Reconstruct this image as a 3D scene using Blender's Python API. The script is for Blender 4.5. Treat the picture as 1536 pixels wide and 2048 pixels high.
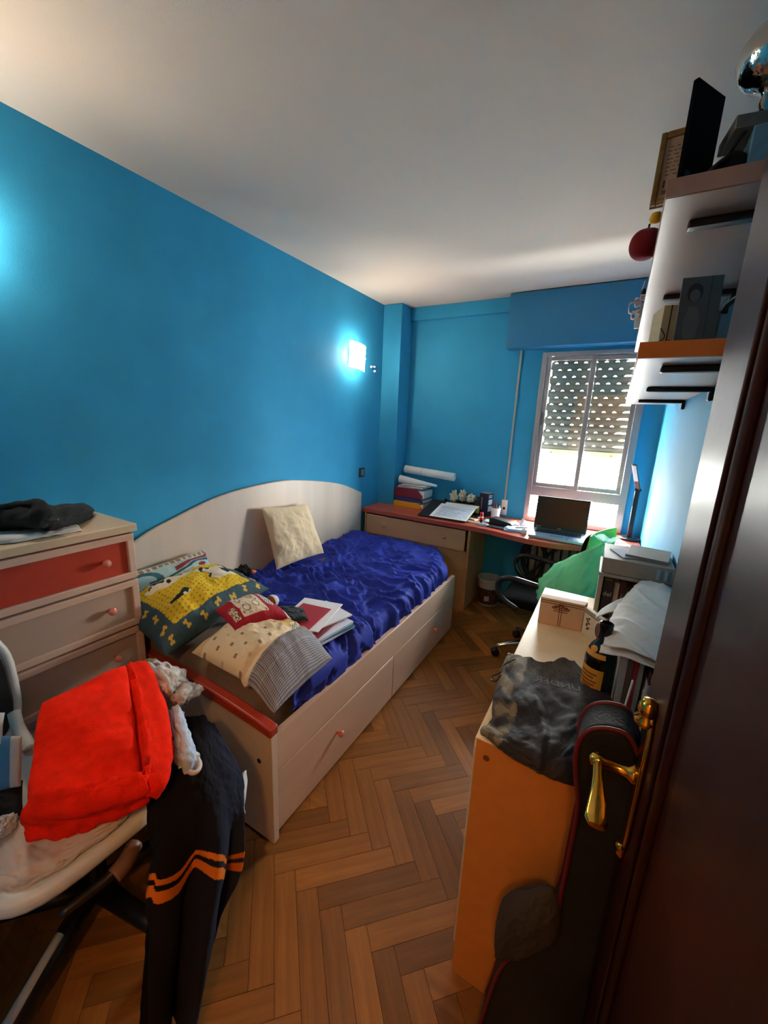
import bpy, bmesh, math, random
import numpy as np
from mathutils import Vector, Matrix, noise

for o in list(bpy.data.objects):
    bpy.data.objects.remove(o)
SC = bpy.context.scene
COL = SC.collection
random.seed(7)
PI = math.pi

# ------------------------------------------------------------------ camera
YAW, PITCH, ROLL, FPX = 0.515785, -0.228172, 0.040838, 794.5
CAM = Vector((1.98, 0.0, 1.55))
_f = Vector((-math.sin(YAW) * math.cos(PITCH), math.cos(YAW) * math.cos(PITCH), math.sin(PITCH)))
_r0 = Vector((math.cos(YAW), math.sin(YAW), 0))
_u0 = _r0.cross(_f)
_r = _r0 * math.cos(ROLL) + _u0 * math.sin(ROLL)
_u = -_r0 * math.sin(ROLL) + _u0 * math.cos(ROLL)
cam_data = bpy.data.cameras.new('camera')
cam_data.sensor_fit = 'VERTICAL'
cam_data.sensor_height = 36.0
cam_data.lens = FPX / 2048 * 36.0
cam_data.clip_start = 0.01
cam = bpy.data.objects.new('camera', cam_data)
COL.objects.link(cam)
_m = Matrix.Identity(4)
for i in range(3):
    _m[i][0], _m[i][1], _m[i][2], _m[i][3] = _r[i], _u[i], -_f[i], CAM[i]
cam.matrix_world = _m
SC.camera = cam

# ------------------------------------------------------------------ world, exposure
SC.view_settings.view_transform = 'Standard'
SC.view_settings.look = 'None'
SC.view_settings.gamma = 1.0
SC.view_settings.use_curve_mapping = False
SC.view_settings.exposure = 1.0
world = bpy.data.worlds.new('sky')
SC.world = world
world.use_nodes = True
_bg = world.node_tree.nodes['Background']
_bg.inputs['Color'].default_value = (1.0, 0.965, 0.93, 1)
_bg.inputs['Strength'].default_value = 95.0

# light portal that guides daylight sampling through the window opening
_pl = bpy.data.lights.new('window_portal', 'AREA')
_pl.shape = 'RECTANGLE'; _pl.size = 0.75; _pl.size_y = 1.45
_pl.cycles.is_portal = True
_po = bpy.data.objects.new('window_portal', _pl)
COL.objects.link(_po)
_po.location = (1.74, 3.62, 1.43)
_po.rotation_euler = (math.radians(-90), 0, 0)

SCONCE_W = 4.5          # bulbs of the two wall lights
HALL_W = 18.0            # bulb of the hallway ceiling lamp
RX, FY, CY, CH = 2.24, 3.55, 3.34, 2.55     # right wall, far wall, pillar face, ceiling

# ------------------------------------------------------------------ helpers
def at(px, py, ax, val):
    """Point of the room seen at a photo pixel, on the plane  axis = val."""
    d = _f + _r * ((px - 768) / FPX) + _u * ((1024 - py) / FPX)
    return CAM + d * ((val - CAM[ax]) / d[ax])

def lin(c):
    return tuple(((v / 255) / 12.92 if v / 255 <= .04045 else ((v / 255 + .055) / 1.055) ** 2.4) for v in c)

MATS = {}
def mat(name, col, rough=.6, metal=0., spec=.5, var=0., vscale=8., vstretch=(1, 1, 1), bump=0., bscale=120.,
        bstretch=(1, 1, 1), emit=0., emitcol=None, trans=0., coat=0., sheen=0., col2=None, alpha=1., ior=1.45, attr=None,
        rand=0., transl=0.):
    if name in MATS:
        return MATS[name]
    m = bpy.data.materials.new(name)
    m.use_nodes = True
    nt = m.node_tree
    N, L = nt.nodes, nt.links
    b = N['Principled BSDF']
    c = lin(col)
    b.inputs['Base Color'].default_value = (*c, 1)
    b.inputs['Roughness'].default_value = rough
    b.inputs['Metallic'].default_value = metal
    b.inputs['Specular IOR Level'].default_value = spec
    b.inputs['IOR'].default_value = ior
    b.inputs['Transmission Weight'].default_value = trans
    b.inputs['Coat Weight'].default_value = coat
    b.inputs['Coat Roughness'].default_value = .12
    b.inputs['Sheen Weight'].default_value = sheen
    b.inputs['Alpha'].default_value = alpha
    if emit:
        b.inputs['Emission Color'].default_value = (*lin(emitcol or col), 1)
        b.inputs['Emission Strength'].default_value = emit
    tc = N.new('ShaderNodeTexCoord')
    src = None
    if attr:
        a = N.new('ShaderNodeAttribute'); a.attribute_name = attr
        src = a.outputs['Color']
    if var or col2:
        mp = N.new('ShaderNodeMapping'); mp.inputs['Scale'].default_value = vstretch
        L.new(tc.outputs['Object'], mp.inputs['Vector'])
        nz = N.new('ShaderNodeTexNoise'); nz.inputs['Scale'].default_value = vscale
        nz.inputs['Detail'].default_value = 5
        L.new(mp.outputs['Vector'], nz.inputs['Vector'])
        rp = N.new('ShaderNodeMapRange')
        rp.inputs['From Min'].default_value = .3; rp.inputs['From Max'].default_value = .7
        L.new(nz.outputs['Fac'], rp.inputs['Value'])
        mx = N.new('ShaderNodeMix'); mx.data_type = 'RGBA'
        if col2:
            A, B = c, lin(col2)
        else:
            A = tuple(v * (1 - var) for v in c); B = tuple(min(1, v * (1 + var)) for v in c)
        if src is not None:
            mx.blend_type = 'MULTIPLY'; mx.inputs['Factor'].default_value = 1
            g = N.new('ShaderNodeMapRange')
            g.inputs['To Min'].default_value = 1 - var; g.inputs['To Max'].default_value = 1 + var
            L.new(rp.outputs['Result'], g.inputs['Value'])
            L.new(src, mx.inputs[6]); L.new(g.outputs['Result'], mx.inputs[7])
        else:
            mx.inputs[6].default_value = (*A, 1); mx.inputs[7].default_value = (*B, 1)
            L.new(rp.outputs['Result'], mx.inputs[0])
        src = mx.outputs[2]
    if rand:
        oi = N.new('ShaderNodeObjectInfo'); ge = N.new('ShaderNodeNewGeometry')
        ad = N.new('ShaderNodeMath'); ad.operation = 'ADD'
        L.new(oi.outputs['Random'], ad.inputs[0]); L.new(ge.outputs['Random Per Island'], ad.inputs[1])
        fr = N.new('ShaderNodeMath'); fr.operation = 'FRACT'; L.new(ad.outputs[0], fr.inputs[0])
        g = N.new('ShaderNodeMapRange')
        g.inputs['To Min'].default_value = 1 - rand; g.inputs['To Max'].default_value = 1 + rand
        L.new(fr.outputs[0], g.inputs['Value'])
        m2 = N.new('ShaderNodeMix'); m2.data_type = 'RGBA'; m2.blend_type = 'MULTIPLY'; m2.inputs['Factor'].default_value = 1
        if src is not None:
            L.new(src, m2.inputs[6])
        else:
            m2.inputs[6].default_value = (*c, 1)
        L.new(g.outputs['Result'], m2.inputs[7])
        src = m2.outputs[2]
    if src is not None:
        L.new(src, b.inputs['Base Color'])
    if bump:
        mp2 = N.new('ShaderNodeMapping'); mp2.inputs['Scale'].default_value = bstretch
        L.new(tc.outputs['Object'], mp2.inputs['Vector'])
        n2 = N.new('ShaderNodeTexNoise'); n2.inputs['Scale'].default_value = bscale
        n2.inputs['Detail'].default_value = 3
        L.new(mp2.outputs['Vector'], n2.inputs['Vector'])
        bp = N.new('ShaderNodeBump'); bp.inputs['Strength'].default_value = min(1, bump)
        bp.inputs['Distance'].default_value = .004
        L.new(n2.outputs['Fac'], bp.inputs['Height'])
        L.new(bp.outputs['Normal'], b.inputs['Normal'])
    if transl:
        t = N.new('ShaderNodeBsdfTranslucent'); t.inputs['Color'].default_value = (*c, 1)
        ms = N.new('ShaderNodeMixShader'); ms.inputs[0].default_value = transl
        L.new(b.outputs[0], ms.inputs[1]); L.new(t.outputs[0], ms.inputs[2])
        L.new(ms.outputs[0], N['Material Output'].inputs['Surface'])
    MATS[name] = m
    return m

def parent_to(o, p):
    if p is not None:
        o.parent = p
        o.matrix_parent_inverse = p.matrix_basis.inverted() if p.parent is None else (p.parent.matrix_basis @ p.matrix_parent_inverse @ p.matrix_basis).inverted()

def tag(o, label=None, cat=None, group=None, kind=None):
    if label: o['label'] = label
    if cat: o['category'] = cat
    if group: o['group'] = group
    if kind: o['kind'] = kind
    return o

def thing(name, label, cat, loc, group=None):
    o = bpy.data.objects.new(name, None)
    o.empty_display_size = .05
    COL.objects.link(o)
    o.location = loc
    return tag(o, label, cat, group)

class MB:
    def __init__(s, M=None):
        s.v = []; s.f = []; s.c = None; s.M = M
    def add(s, vs, fs):
        k = len(s.v)
        s.v += [s.M @ Vector(p) for p in vs] if s.M else [Vector(p) for p in vs]
        s.f += [[i + k for i in f] for f in fs]
        return s
    def box(s, x0, x1, y0, y1, z0, z1):
        x0, x1 = sorted((x0, x1)); y0, y1 = sorted((y0, y1)); z0, z1 = sorted((z0, z1))
        return s.add([(x0, y0, z0), (x1, y0, z0), (x1, y1, z0), (x0, y1, z0), (x0, y0, z1), (x1, y0, z1), (x1, y1, z1), (x0, y1, z1)],
                     [(3, 2, 1, 0), (4, 5, 6, 7), (0, 1, 5, 4), (1, 2, 6, 5), (2, 3, 7, 6), (3, 0, 4, 7)])
    def prism(s, pts, a, b, ax=2):
        """outline in the two other axes, extruded from a to b along ax"""
        n = len(pts)
        def P(p, h):
            q = list(p); q.insert(ax, h); return q
        vs = [P(p, a) for p in pts] + [P(p, b) for p in pts]
        fs = [list(range(n))[::-1], list(range(n, 2 * n))] + [(i, (i + 1) % n, n + (i + 1) % n, n + i) for i in range(n)]
        return s.add(vs, fs)
    def tube(s, pts, r, n=10, cap=True, closed=False):
        pts = [Vector(p) for p in pts]
        rs = r if hasattr(r, '__len__') else [r] * len(pts)
        up = None; vs = []; m = len(pts)
        for i, p in enumerate(pts):
            if closed:
                d = pts[(i + 1) % m] - pts[i - 1]
            else:
                d = pts[min(i + 1, m - 1)] - pts[max(i - 1, 0)]
            d.normalize()
            if up is None:
                up = Vector((0, 0, 1)) if abs(d.z) < .9 else Vector((1, 0, 0))
            a = up - d * up.dot(d)
            if a.length < 1e-6:
                a = d.orthogonal()
            a.normalize(); b = d.cross(a); up = a
            for k in range(n):
                t = 2 * PI * k / n
                vs.append(p + (a * math.cos(t) + b * math.sin(t)) * rs[i])
        fs = []
        for i in range(m if closed else m - 1):
            j = (i + 1) % m
            for k in range(n):
                fs.append((i * n + k, i * n + (k + 1) % n, j * n + (k + 1) % n, j * n + k))
        if cap and not closed:
            fs += [list(range(n))[::-1], [(m - 1) * n + k for k in range(n)]]
        return s.add(vs, fs)
    def lathe(s, prof, n=24, o=(0, 0, 0), ax=Vector((0, 0, 1)), cap=True):
        """profile of (radius, height) turned about ax through o"""
        ax = Vector(ax).normalized(); a = ax.orthogonal().normalized(); b = ax.cross(a); o = Vector(o)
        vs = []
        for r, h in prof:
            for k in range(n):
                t = 2 * PI * k / n
                vs.append(o + ax * h + (a * math.cos(t) + b * math.sin(t)) * max(r, 1e-5))
        fs = []
        for i in range(len(prof) - 1):
            for k in range(n):
                fs.append((i * n + k, i * n + (k + 1) % n, (i + 1) * n + (k + 1) % n, (i + 1) * n + k))
        if cap:
            fs += [list(range(n))[::-1], [(len(prof) - 1) * n + k for k in range(n)]]
        return s.add(vs, fs)
    def grid(s, fn, nu, nv, colfn=None):
        vs = []; cs = []
        for j in range(nv + 1):
            for i in range(nu + 1):
                u, v = i / nu, j / nv
                vs.append(fn(u, v))
                if colfn: cs.append(colfn(u, v))
        w = nu + 1
        fs = [(j * w + i, j * w + i + 1, (j + 1) * w + i + 1, (j + 1) * w + i) for j in range(nv) for i in range(nu)]
        if colfn: s.c = (s.c or []) + cs
        return s.add(vs, fs)
    def build(s, name, m, parent=None, smooth=False, bevel=0., seg=2, sub=0, solid=0., angle=None, weld=False):
        me = bpy.data.meshes.new(name)
        me.from_pydata([tuple(p) for p in s.v], [], s.f)
        ms = m if isinstance(m, (list, tuple)) else [m]
        for x in ms: me.materials.append(x)
        if s.c:
            at_ = me.color_attributes.new('Col', 'FLOAT_COLOR', 'POINT')
            buf = np.ones((len(s.v), 4), np.float32); buf[:, :3] = np.array(s.c, np.float32)
            at_.data.foreach_set('color', buf.ravel())
        bm = bmesh.new(); bm.from_mesh(me)
        if weld: bmesh.ops.remove_doubles(bm, verts=bm.verts, dist=1e-5)
        bmesh.ops.recalc_face_normals(bm, faces=bm.faces)
        bm.to_mesh(me); bm.free()
        if smooth or angle:
            me.shade_smooth()
        if angle:
            try: me.set_sharp_from_angle(angle=math.radians(angle))
            except Exception: pass
        o = bpy.data.objects.new(name, me)
        COL.objects.link(o)
        parent_to(o, parent)
        if bevel:
            b = o.modifiers.new('bevel', 'BEVEL'); b.width = bevel; b.segments = seg; b.limit_method = 'ANGLE'
            b.angle_limit = math.radians(40)
            me.shade_smooth()
            try: me.set_sharp_from_angle(angle=math.radians(40))
            except Exception: pass
        if solid:
            q = o.modifiers.new('thick', 'SOLIDIFY'); q.thickness = solid; q.offset = 0
        if sub:
            q = o.modifiers.new('sub', 'SUBSURF'); q.levels = sub; q.render_levels = sub
        return o

def frame(o, ex, ey, ez=None):
    ex = Vector(ex).normalized(); ey = Vector(ey)
    ey = (ey - ex * ey.dot(ex)).normalized()
    ez = ex.cross(ey)
    M = Matrix.Identity(4); o = Vector(o)
    for i in range(3):
        M[i][0], M[i][1], M[i][2], M[i][3] = ex[i], ey[i], ez[i], o[i]
    return M

def rotz(o, deg):
    return Matrix.Translation(Vector(o)) @ Matrix.Rotation(math.radians(deg), 4, 'Z')

def smoothstep(a, b, x):
    t = max(0., min(1., (x - a) / (b - a))) if b != a else float(x > a)
    return t * t * (3 - 2 * t)

def fbm(p, oct=4, h=1.0):
    return noise.fractal(Vector(p), h, 2.0, oct)

def spline(pts, n):
    """Catmull-Rom through points"""
    P = [Vector(p) for p in pts]
    out = []
    m = len(P) - 1
    for k in range(n + 1):
        t = k / n * m
        i = min(int(t), m - 1); f = t - i
        p0, p1, p2, p3 = P[max(i - 1, 0)], P[i], P[i + 1], P[min(i + 2, m)]
        out.append(.5 * ((2 * p1) + (p2 - p0) * f + (2 * p0 - 5 * p1 + 4 * p2 - p3) * f * f + (3 * p1 - p0 - 3 * p2 + p3) * f ** 3))
    return out

def text_mesh(name, s, size, M, m, parent, ext=.0006, align='CENTER'):
    cu = bpy.data.curves.new(name, 'FONT')
    cu.body = s; cu.size = size; cu.align_x = align; cu.align_y = 'CENTER'; cu.extrude = ext
    cu.resolution_u = 2
    tmp = bpy.data.objects.new(name + '_tmp', cu)
    COL.objects.link(tmp)
    dg = bpy.context.evaluated_depsgraph_get()
    me = bpy.data.meshes.new_from_object(tmp.evaluated_get(dg))
    bpy.data.objects.remove(tmp); bpy.data.curves.remove(cu)
    me.transform(M)
    me.materials.clear(); me.materials.append(m)
    me.name = name
    o = bpy.data.objects.new(name, me)
    COL.objects.link(o)
    parent_to(o, parent)
    return o

# ------------------------------------------------------------------ shared materials
BLUE = mat('blue_wall_paint', (54, 150, 192), rough=.68, spec=.16, var=.05, vscale=5, bump=.12, bscale=160)
CEIL = mat('ceiling_paint', (206, 194, 182), rough=.85, bump=.1, bscale=200)
BIRCH = mat('pale_birch_laminate', (214, 192, 174), rough=.42, var=.07, vscale=9, vstretch=(1, 1, .12), bump=.05, bscale=80)
BIRCHT = mat('beige_birch_top', (206, 182, 150), rough=.42, var=.06, vscale=9, vstretch=(1, .12, 1))
BIRCHH = mat('pale_birch_laminate_lengthwise', (206, 172, 150), rough=.42, var=.08, vscale=9, vstretch=(1, .12, 1), bump=.05, bscale=80)
BEECH = mat('beech_laminate', (190, 142, 98), rough=.45, var=.08, vscale=12, vstretch=(.15, 1, 1), bump=.05, bscale=90)
RED = mat('red_stained_wood', (176, 62, 44), rough=.35, var=.08, vscale=14, vstretch=(.2, 1, 1))
REDTOP = mat('red_stained_desk_top', (176, 80, 62), rough=.32, var=.06, vscale=14, vstretch=(.15, 1, 1))
PINKKNOB = mat('coral_knob_lacquer', (214, 130, 112), rough=.35)
WHITE = mat('white_plastic', (226, 226, 224), rough=.4)
BLACK = mat('black_plastic', (16, 16, 18), rough=.4)
BLACKM = mat('black_bracket_steel', (10, 10, 11), rough=.45)
CHROME = mat('chrome', (210, 210, 212), rough=.12, metal=1)
ALU = mat('aluminium_frame', (176, 172, 170), rough=.38, metal=.75)
BRASS = mat('polished_brass', (214, 160, 66), rough=.16, metal=1)
PAPER = mat('white_paper', (232, 232, 230), rough=.8)
INK = mat('dark_ink', (40, 38, 40), rough=.7)
DARKHOLE = mat('dark_hole', (8, 7, 7), rough=.9)
MAHOG = mat('mahogany_varnish', (40, 8, 5), rough=.42, spec=.22, coat=.0, var=.35, vscale=6, vstretch=(1, 6, .5))

# ================================================================== room shell
T = .1
def struct(name, mb, m, **k):
    return tag(mb.build(name, m, **k), kind='structure')

# floor: herringbone parquet, planks 35 x 7 cm laid at 45 degrees
floor = struct('floor', MB().box(0, RX, -.1, FY, -.06, -.012), mat('parquet_bed', (38, 22, 12), rough=.8))
PLANK = mat('oak_plank', (138, 88, 38), rough=.42, spec=.4, var=.22, vscale=10, vstretch=(.35, 5, 1), rand=.36, bump=.10, bscale=60, bstretch=(.2, 3, 1))
PW, PN = .07, 5
PL = PW * PN
g = .0006
plank_mb = MB().box(-PL / 2 + g, PL / 2 - g, -PW / 2 + g, PW / 2 - g, -.011, 0)
pm = None
cells = {}
c45 = math.cos(PI / 4)
R = 60
for i in range(-R, R):
    for j in range(-R, R):
        k = (i - j) % (2 * PN)
        if k < PN:
            key = ('h', i - k, j)
        else:
            key = ('v', i, j + (k - PN))
        cells[key] = 1
fx, fy = 1.175, .754
def uv2w(a, b):
    return (fx + (a * c45 + b * c45), fy + (-a * c45 + b * c45))
seen, rest = [], []
for d, i, j in cells:
    if d == 'h':
        a, b = (i + PN / 2) * PW, (j + .5) * PW
        ang = -PI / 4
    else:
        a, b = (i + .5) * PW, (j + 1 - PN / 2) * PW
        ang = PI / 4
    x, y = uv2w(a, b)
    if not (.02 < x < RX - .02 and -.05 < y < FY - .02):
        continue
    ins = (1.06 < x < 1.86 and .25 < y < 2.0) or (1.06 < x < 1.9 and 2.0 <= y < 3.5) or (.8 < x < 1.3 and .0 < y < .5)
    vx = ((x - CAM.x) ** 2 + (y - CAM.y) ** 2)
    (seen if ins else rest).append((vx, x, y, ang))
seen.sort()
rest += seen[300:]; seen = seen[:300]
for n, (_, x, y, ang) in enumerate(seen):
    if n == 0:
        o = plank_mb.build('parquet_plank', PLANK); pm = o.data
    else:
        o = bpy.data.objects.new('parquet_plank', pm); COL.objects.link(o)
    o.location = (x, y, random.uniform(-.0005, .0003)); o.rotation_euler = (0, 0, ang)
    parent_to(o, floor)
mbr = MB()
for _, x, y, ang in rest:
    mbr.M = Matrix.Translation((x, y, 0)) @ Matrix.Rotation(ang, 4, 'Z')
    mbr.box(-PL / 2 + g, PL / 2 - g, -PW / 2 + g, PW / 2 - g, -.011, 0)
mbr.M = None
tag(mbr.build('parquet_planks', PLANK, floor), kind='stuff')

struct('ceiling', MB().box(-T, RX + T, -.1, FY + T, CH, CH + T), CEIL)
struct('wall_left', MB().box(-T, 0, -.1, FY + T, -.07, CH), BLUE)
struct('wall_right', MB().box(RX, RX + T, -.1, FY + T, -.07, CH), BLUE)
# far wall with the window opening
WX0, WX1, WZ0, WZ1 = 1.375, 2.108, .752, 2.12
w = MB()
w.box(0, WX0, FY, FY + .22, -.07, CH).box(WX1, RX, FY, FY + .22, -.07, CH).box(WX0, WX1, FY, FY + .22, -.07, WZ0).box(WX0, WX1, FY, FY + .22, WZ1, CH)
struct('wall_far', w, BLUE)
struct('trim_1', MB().box(0, .186, CY, FY, 0, CH), BLUE, bevel=.004)               # pillar in the corner
struct('trim_2', MB().box(.186, 1.10, FY - .035, FY, 2.44, CH), BLUE, bevel=.003)    # shallow beam under the ceiling
# near wall with the doorway the camera stands in
w = MB()
DX0, DX1 = 1.30, 2.135
w.box(0, DX0, -.2, -.1, -.07, CH).box(DX1, RX, -.2, -.1, -.07, CH).box(DX0, DX1, -.2, -.1, 2.06, CH)
struct('wall_near', w, BLUE)
# hallway behind the camera
HW = mat('hallway_paint', (224, 196, 150), rough=.8)
struct('floor_hallway', MB().box(.3, 3.2, -1.5, -.1, -.06, 0), mat('hallway_parquet', (120, 76, 40), rough=.4, var=.2, vscale=12))
struct('ceiling_hallway', MB().box(.3, 3.2, -1.5, -.2, CH, CH + T), HW)
struct('wall_hallway', MB().box(.3, 3.2, -1.6, -1.5, 0, CH).box(.2, .3, -1.5, -.2, 0, CH).box(3.2, 3.3, -1.5, -.2, 0, CH).box(RX, 3.2, -.2, -.1, 0, CH), HW)
# hallway ceiling lamp
hl = thing('hallway_ceiling_lamp', 'round opal ceiling lamp in the hallway behind the doorway', 'lamp', (2.15, -.75, CH))
MB().lathe([(.0, -.09), (.07, -.085), (.12, -.06), (.135, -.02), (.135, -.004)], 28, (2.15, -.75, CH)).build('shade', mat('opal_glass_hall', (255, 214, 150), rough=.4, emit=1.0, emitcol=(255, 176, 92)), hl, smooth=True)
MB().lathe([(.145, -.012), (.145, 0)], 28, (2.15, -.75, CH)).build('rim', BRASS, hl, smooth=True, angle=40)
pl = bpy.data.lights.new('hallway_bulb', 'POINT'); pl.energy = HALL_W; pl.color = (1.0, .54, .18); pl.shadow_soft_size = .09
po = bpy.data.objects.new('hallway_bulb', pl); COL.objects.link(po); po.location = (2.15, -.75, CH - .2); parent_to(po, hl)

# roller shutter box above the window
struct('trim_3', MB().box(1.10, RX, FY - .14, FY, 2.145, CH - .006), mat('blue_shutter_box', (40, 118, 162), rough=.45, bump=.08, bscale=160), bevel=.004)

# ------------------------------------------------------------------ window
win = struct('window_1', MB().box(WX0 - .004, WX0 + .035, FY - .02, FY + .06, WZ0, WZ1).box(WX1 - .045, WX1 + .004, FY - .02, FY + .06, WZ0, WZ1)
             .box(WX0 + .035, WX1 - .045, FY - .02, FY + .06, WZ1 - .03, WZ1).box(WX0 + .035, WX1 - .045, FY - .02, FY + .06, WZ0, WZ0 + .038)
             .box(WX0 + .035, WX1 - .045, FY - .02, FY + .06, .975, 1.055), ALU, bevel=.002)
GLASS = bpy.data.materials.new('window_glass'); GLASS.use_nodes = True
_n, _l = GLASS.node_tree.nodes, GLASS.node_tree.links
_t = _n.new('ShaderNodeBsdfTransparent'); _t.inputs['Color'].default_value = (.93, .96, .96, 1)
_g = _n.new('ShaderNodeBsdfGlossy'); _g.inputs['Roughness'].default_value = .02
_x = _n.new('ShaderNodeMixShader'); _x.inputs[0].default_value = .06
_l.new(_t.outputs[0], _x.inputs[1]); _l.new(_g.outputs[0], _x.inputs[2]); _l.new(_x.outputs[0], _n['Material Output'].inputs['Surface'])
def sash(x0, x1, y0, z0, z1, b=.032):
    f = MB().box(x0, x0 + b, y0, y0 + .025, z0, z1).box(x1 - b, x1, y0, y0 + .025, z0, z1).box(x0 + b, x1 - b, y0, y0 + .025, z0, z0 + b).box(x0 + b, x1 - b, y0, y0 + .025, z1 - b, z1)
    o = f.build('window_sash', ALU, win, bevel=.002)
    MB().box(x0 + b - .004, x1 - b + .004, y0 + .010, y0 + .014, z0 + b - .004, z1 - b + .004).build('window_pane', GLASS, o)
    return o
s1 = sash(WX0 + .036, 1.762, FY - .012, 1.056, WZ1 - .032)
s2 = sash(1.722, WX1 - .046, FY + .018, 1.056, WZ1 - .032)
MB().box(WX0 + .036, WX1 - .046, FY + .01, FY + .014, WZ0 + .038, .975).build('window_pane', GLASS, win)
GREYP = mat('grey_latch', (120, 118, 116), rough=.4, metal=.6)
for x, y in ((1.425, FY - .016), (2.075, FY + .012)):
    MB().box(x - .008, x + .008, y - .012, y, 1.56, 1.66).build('window_latch', GREYP, win, bevel=.002)
# shutter strap and its box
st = thing('shutter_strap', 'pale shutter pull strap hanging to a white box left of the window', 'strap', (1.198, FY, .9))
MB().box(1.192, 1.207, FY - .012, FY - .009, .86, 2.143).build('strap', mat('strap_webbing', (170, 166, 150), rough=.8), st)
w = MB().box(1.174, 1.224, FY - .014, FY, .765, .90); w.build('winder_plate', WHITE, st, bevel=.003)
MB().box(1.190, 1.210, FY - .0155, FY - .0135, .815, .835).build('slot', DARKHOLE, st)

# roller shutter: curved slats joined by perforated strips
sh = struct('window_2', MB().box(WX0 + .03, WX0 + .05, FY + .075, FY + .125, 1.0, WZ1).box(WX1 - .06, WX1 - .04, FY + .075, FY + .125, 1.0, WZ1), mat('shutter_guide', (132, 128, 120), rough=.5))
SLAT = mat('shutter_slat', (128, 124, 110), rough=.5, var=.06, vscale=30)
SX0, SX1 = WX0 + .04, WX1 - .05
pitch, zb = .0535, 1.385
prof = []
for k in range(7):
    t = -1 + 2 * k / 6
    prof.append((FY + .094 + .006 * (t * t), t * .0215))
sl = MB()
vs = [(SX0, y, z) for y, z in prof] + [(SX1, y, z) for y, z in prof] + [(SX0, y + .008, z) for y, z in prof] + [(SX1, y + .008, z) for y, z in prof]
n7 = 7
fs = [(k, k + 1, n7 + k + 1, n7 + k) for k in range(6)] + [(2 * n7 + k, 3 * n7 + k, 3 * n7 + k + 1, 2 * n7 + k + 1) for k in range(6)]
fs += [(0, n7, 3 * n7, 2 * n7), (6, 2 * n7 + 6, 3 * n7 + 6, n7 + 6)]
sl.add(vs, fs)
# perforated hinge strip above the slat: webs that leave rows of peaked holes
hp = .072
for q in range(int((SX1 - SX0) / hp)):
    x = SX0 + q * hp
    z0, z1 = .0208, .0330
    for yy, fl in ((FY + .098, (0, 1, 2, 3)), (FY + .100, (3, 2, 1, 0))):
        sl.add([(x, yy, z0), (x + hp - .028, yy, z0), (x + hp - .016, yy, z1 - .003), (x - .012, yy, z1 - .003)], [fl]).add([(x - .012, yy, z1 - .0035), (x + hp - .012, yy, z1 - .0035), (x + hp - .012, yy, z1), (x - .012, yy, z1)], [fl])
nsl = int((WZ1 + .02 - zb) / pitch) + 1
smesh = None
for k in range(nsl):
    if smesh is None:
        o = sl.build('shutter_slat', SLAT); smesh = o.data
    else:
        o = bpy.data.objects.new('shutter_slat', smesh); COL.objects.link(o)
    o.location = ((hp / 2 if k % 2 else 0) * .9 - .008, 0, zb + k * pitch)
    parent_to(o, sh)
MB().box(SX0, SX1, FY + .088, FY + .106, zb - .062, zb - .0175).build('bottom_rail', mat('shutter_bottom_rail', (190, 184, 150), rough=.5), sh, bevel=.003)
for x in (SX0 + .1, SX1 - .1):
    MB().lathe([(.006, -.012), (.006, 0)], 10, (x, FY + .088, zb - .045), (0, 1, 0)).build('stop_peg', GREYP, sh)

# outside: a pale rendered facade opposite and the white window sill
out = struct('window_sill_outside', MB().box(WX0 - .05, WX1 + .05, FY + .14, FY + .34, .70, .745), mat('outside_sill', (236, 236, 232), rough=.8))
struct('wall_outside', MB().box(-3, 6, FY + 5, FY + 5.2, -6, 1.3), mat('outside_facade', (240, 236, 228), rough=.9, emit=0))

# ------------------------------------------------------------------ door (open, at the right)
door = struct('door_1', MB().box(2.113, 2.138, -.03, .80, .008, 2.035), MAHOG)
XD = 2.112
def dpart(name, y0, y1, z0, z1, x0, x1, bev=.003):
    return MB().box(x0, x1, y0, y1, z0, z1).build(name, MAHOG, door, bevel=bev)
dpart('stile', .63, .80, .008, 2.035, 2.098, 2.152)
dpart('stile', -.03, .09, .008, 2.035, 2.098, 2.152)
dpart('rail', .09, .63, 1.915, 2.035, 2.098, 2.152)
dpart('rail', .09, .63, .008, .20, 2.098, 2.152)
for z0, z1 in ((.20, 1.915),):
    for y in (.105, .615):
        MB().tube([(XD, y, z0), (XD, y, z1)], .011, 10).build('moulding', MAHOG, door, smooth=True)
    for z in (z0 + .012, z1 - .012):
        MB().tube([(XD, .105, z), (XD, .615, z)], .011, 10).build('moulding', MAHOG, door, smooth=True)
    MB().box(XD - .003, XD + .004, .16, .56, z0 + .07, z1 - .07).build('raised_panel', MAHOG, door, bevel=.006)
# brass lever handle on a long plate
hy, hz, hx = .70, .985, 2.098
pts = []
for k in range(13):
    t = k / 12
    z = hz - .15 + .27 * t
    pts.append((z, .024 + .003 * math.sin(t * PI) - .012 * smoothstep(.86, 1, t) - .012 * smoothstep(.14, 0, t)))
oc = [(hy - w_, z) for z, w_ in pts] + [(hy + w_, z) for z, w_ in reversed(pts)]
hp_ = MB().prism(oc, hx - .008, hx, ax=0).build('handle_plate', BRASS, door, bevel=.003)
MB().lathe([(.0, .050), (.009, .047), (.015, .036), (.016, .026), (.011, .018), (.018, .012), (.018, .004), (.012, 0)], 16, (hx - .010, hy, hz + .098)).build('plate_finial', BRASS, hp_, smooth=True)
MB().lathe([(.0, -.034), (.006, -.031), (.010, -.022), (.008, -.015), (.012, -.010), (.012, -.004), (.009, 0)], 16, (hx - .004, hy, hz - .142)).build('plate_finial', BRASS, hp_, smooth=True)
MB().lathe([(.016, 0), (.016, .006), (.0105, .012), (.009, .02), (.009, .047), (.011, .05), (.011, .066), (.004, .070)], 18, (hx - .008, hy, hz), (-1, 0, 0)).build('handle_neck', BRASS, hp_, smooth=True)
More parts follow.
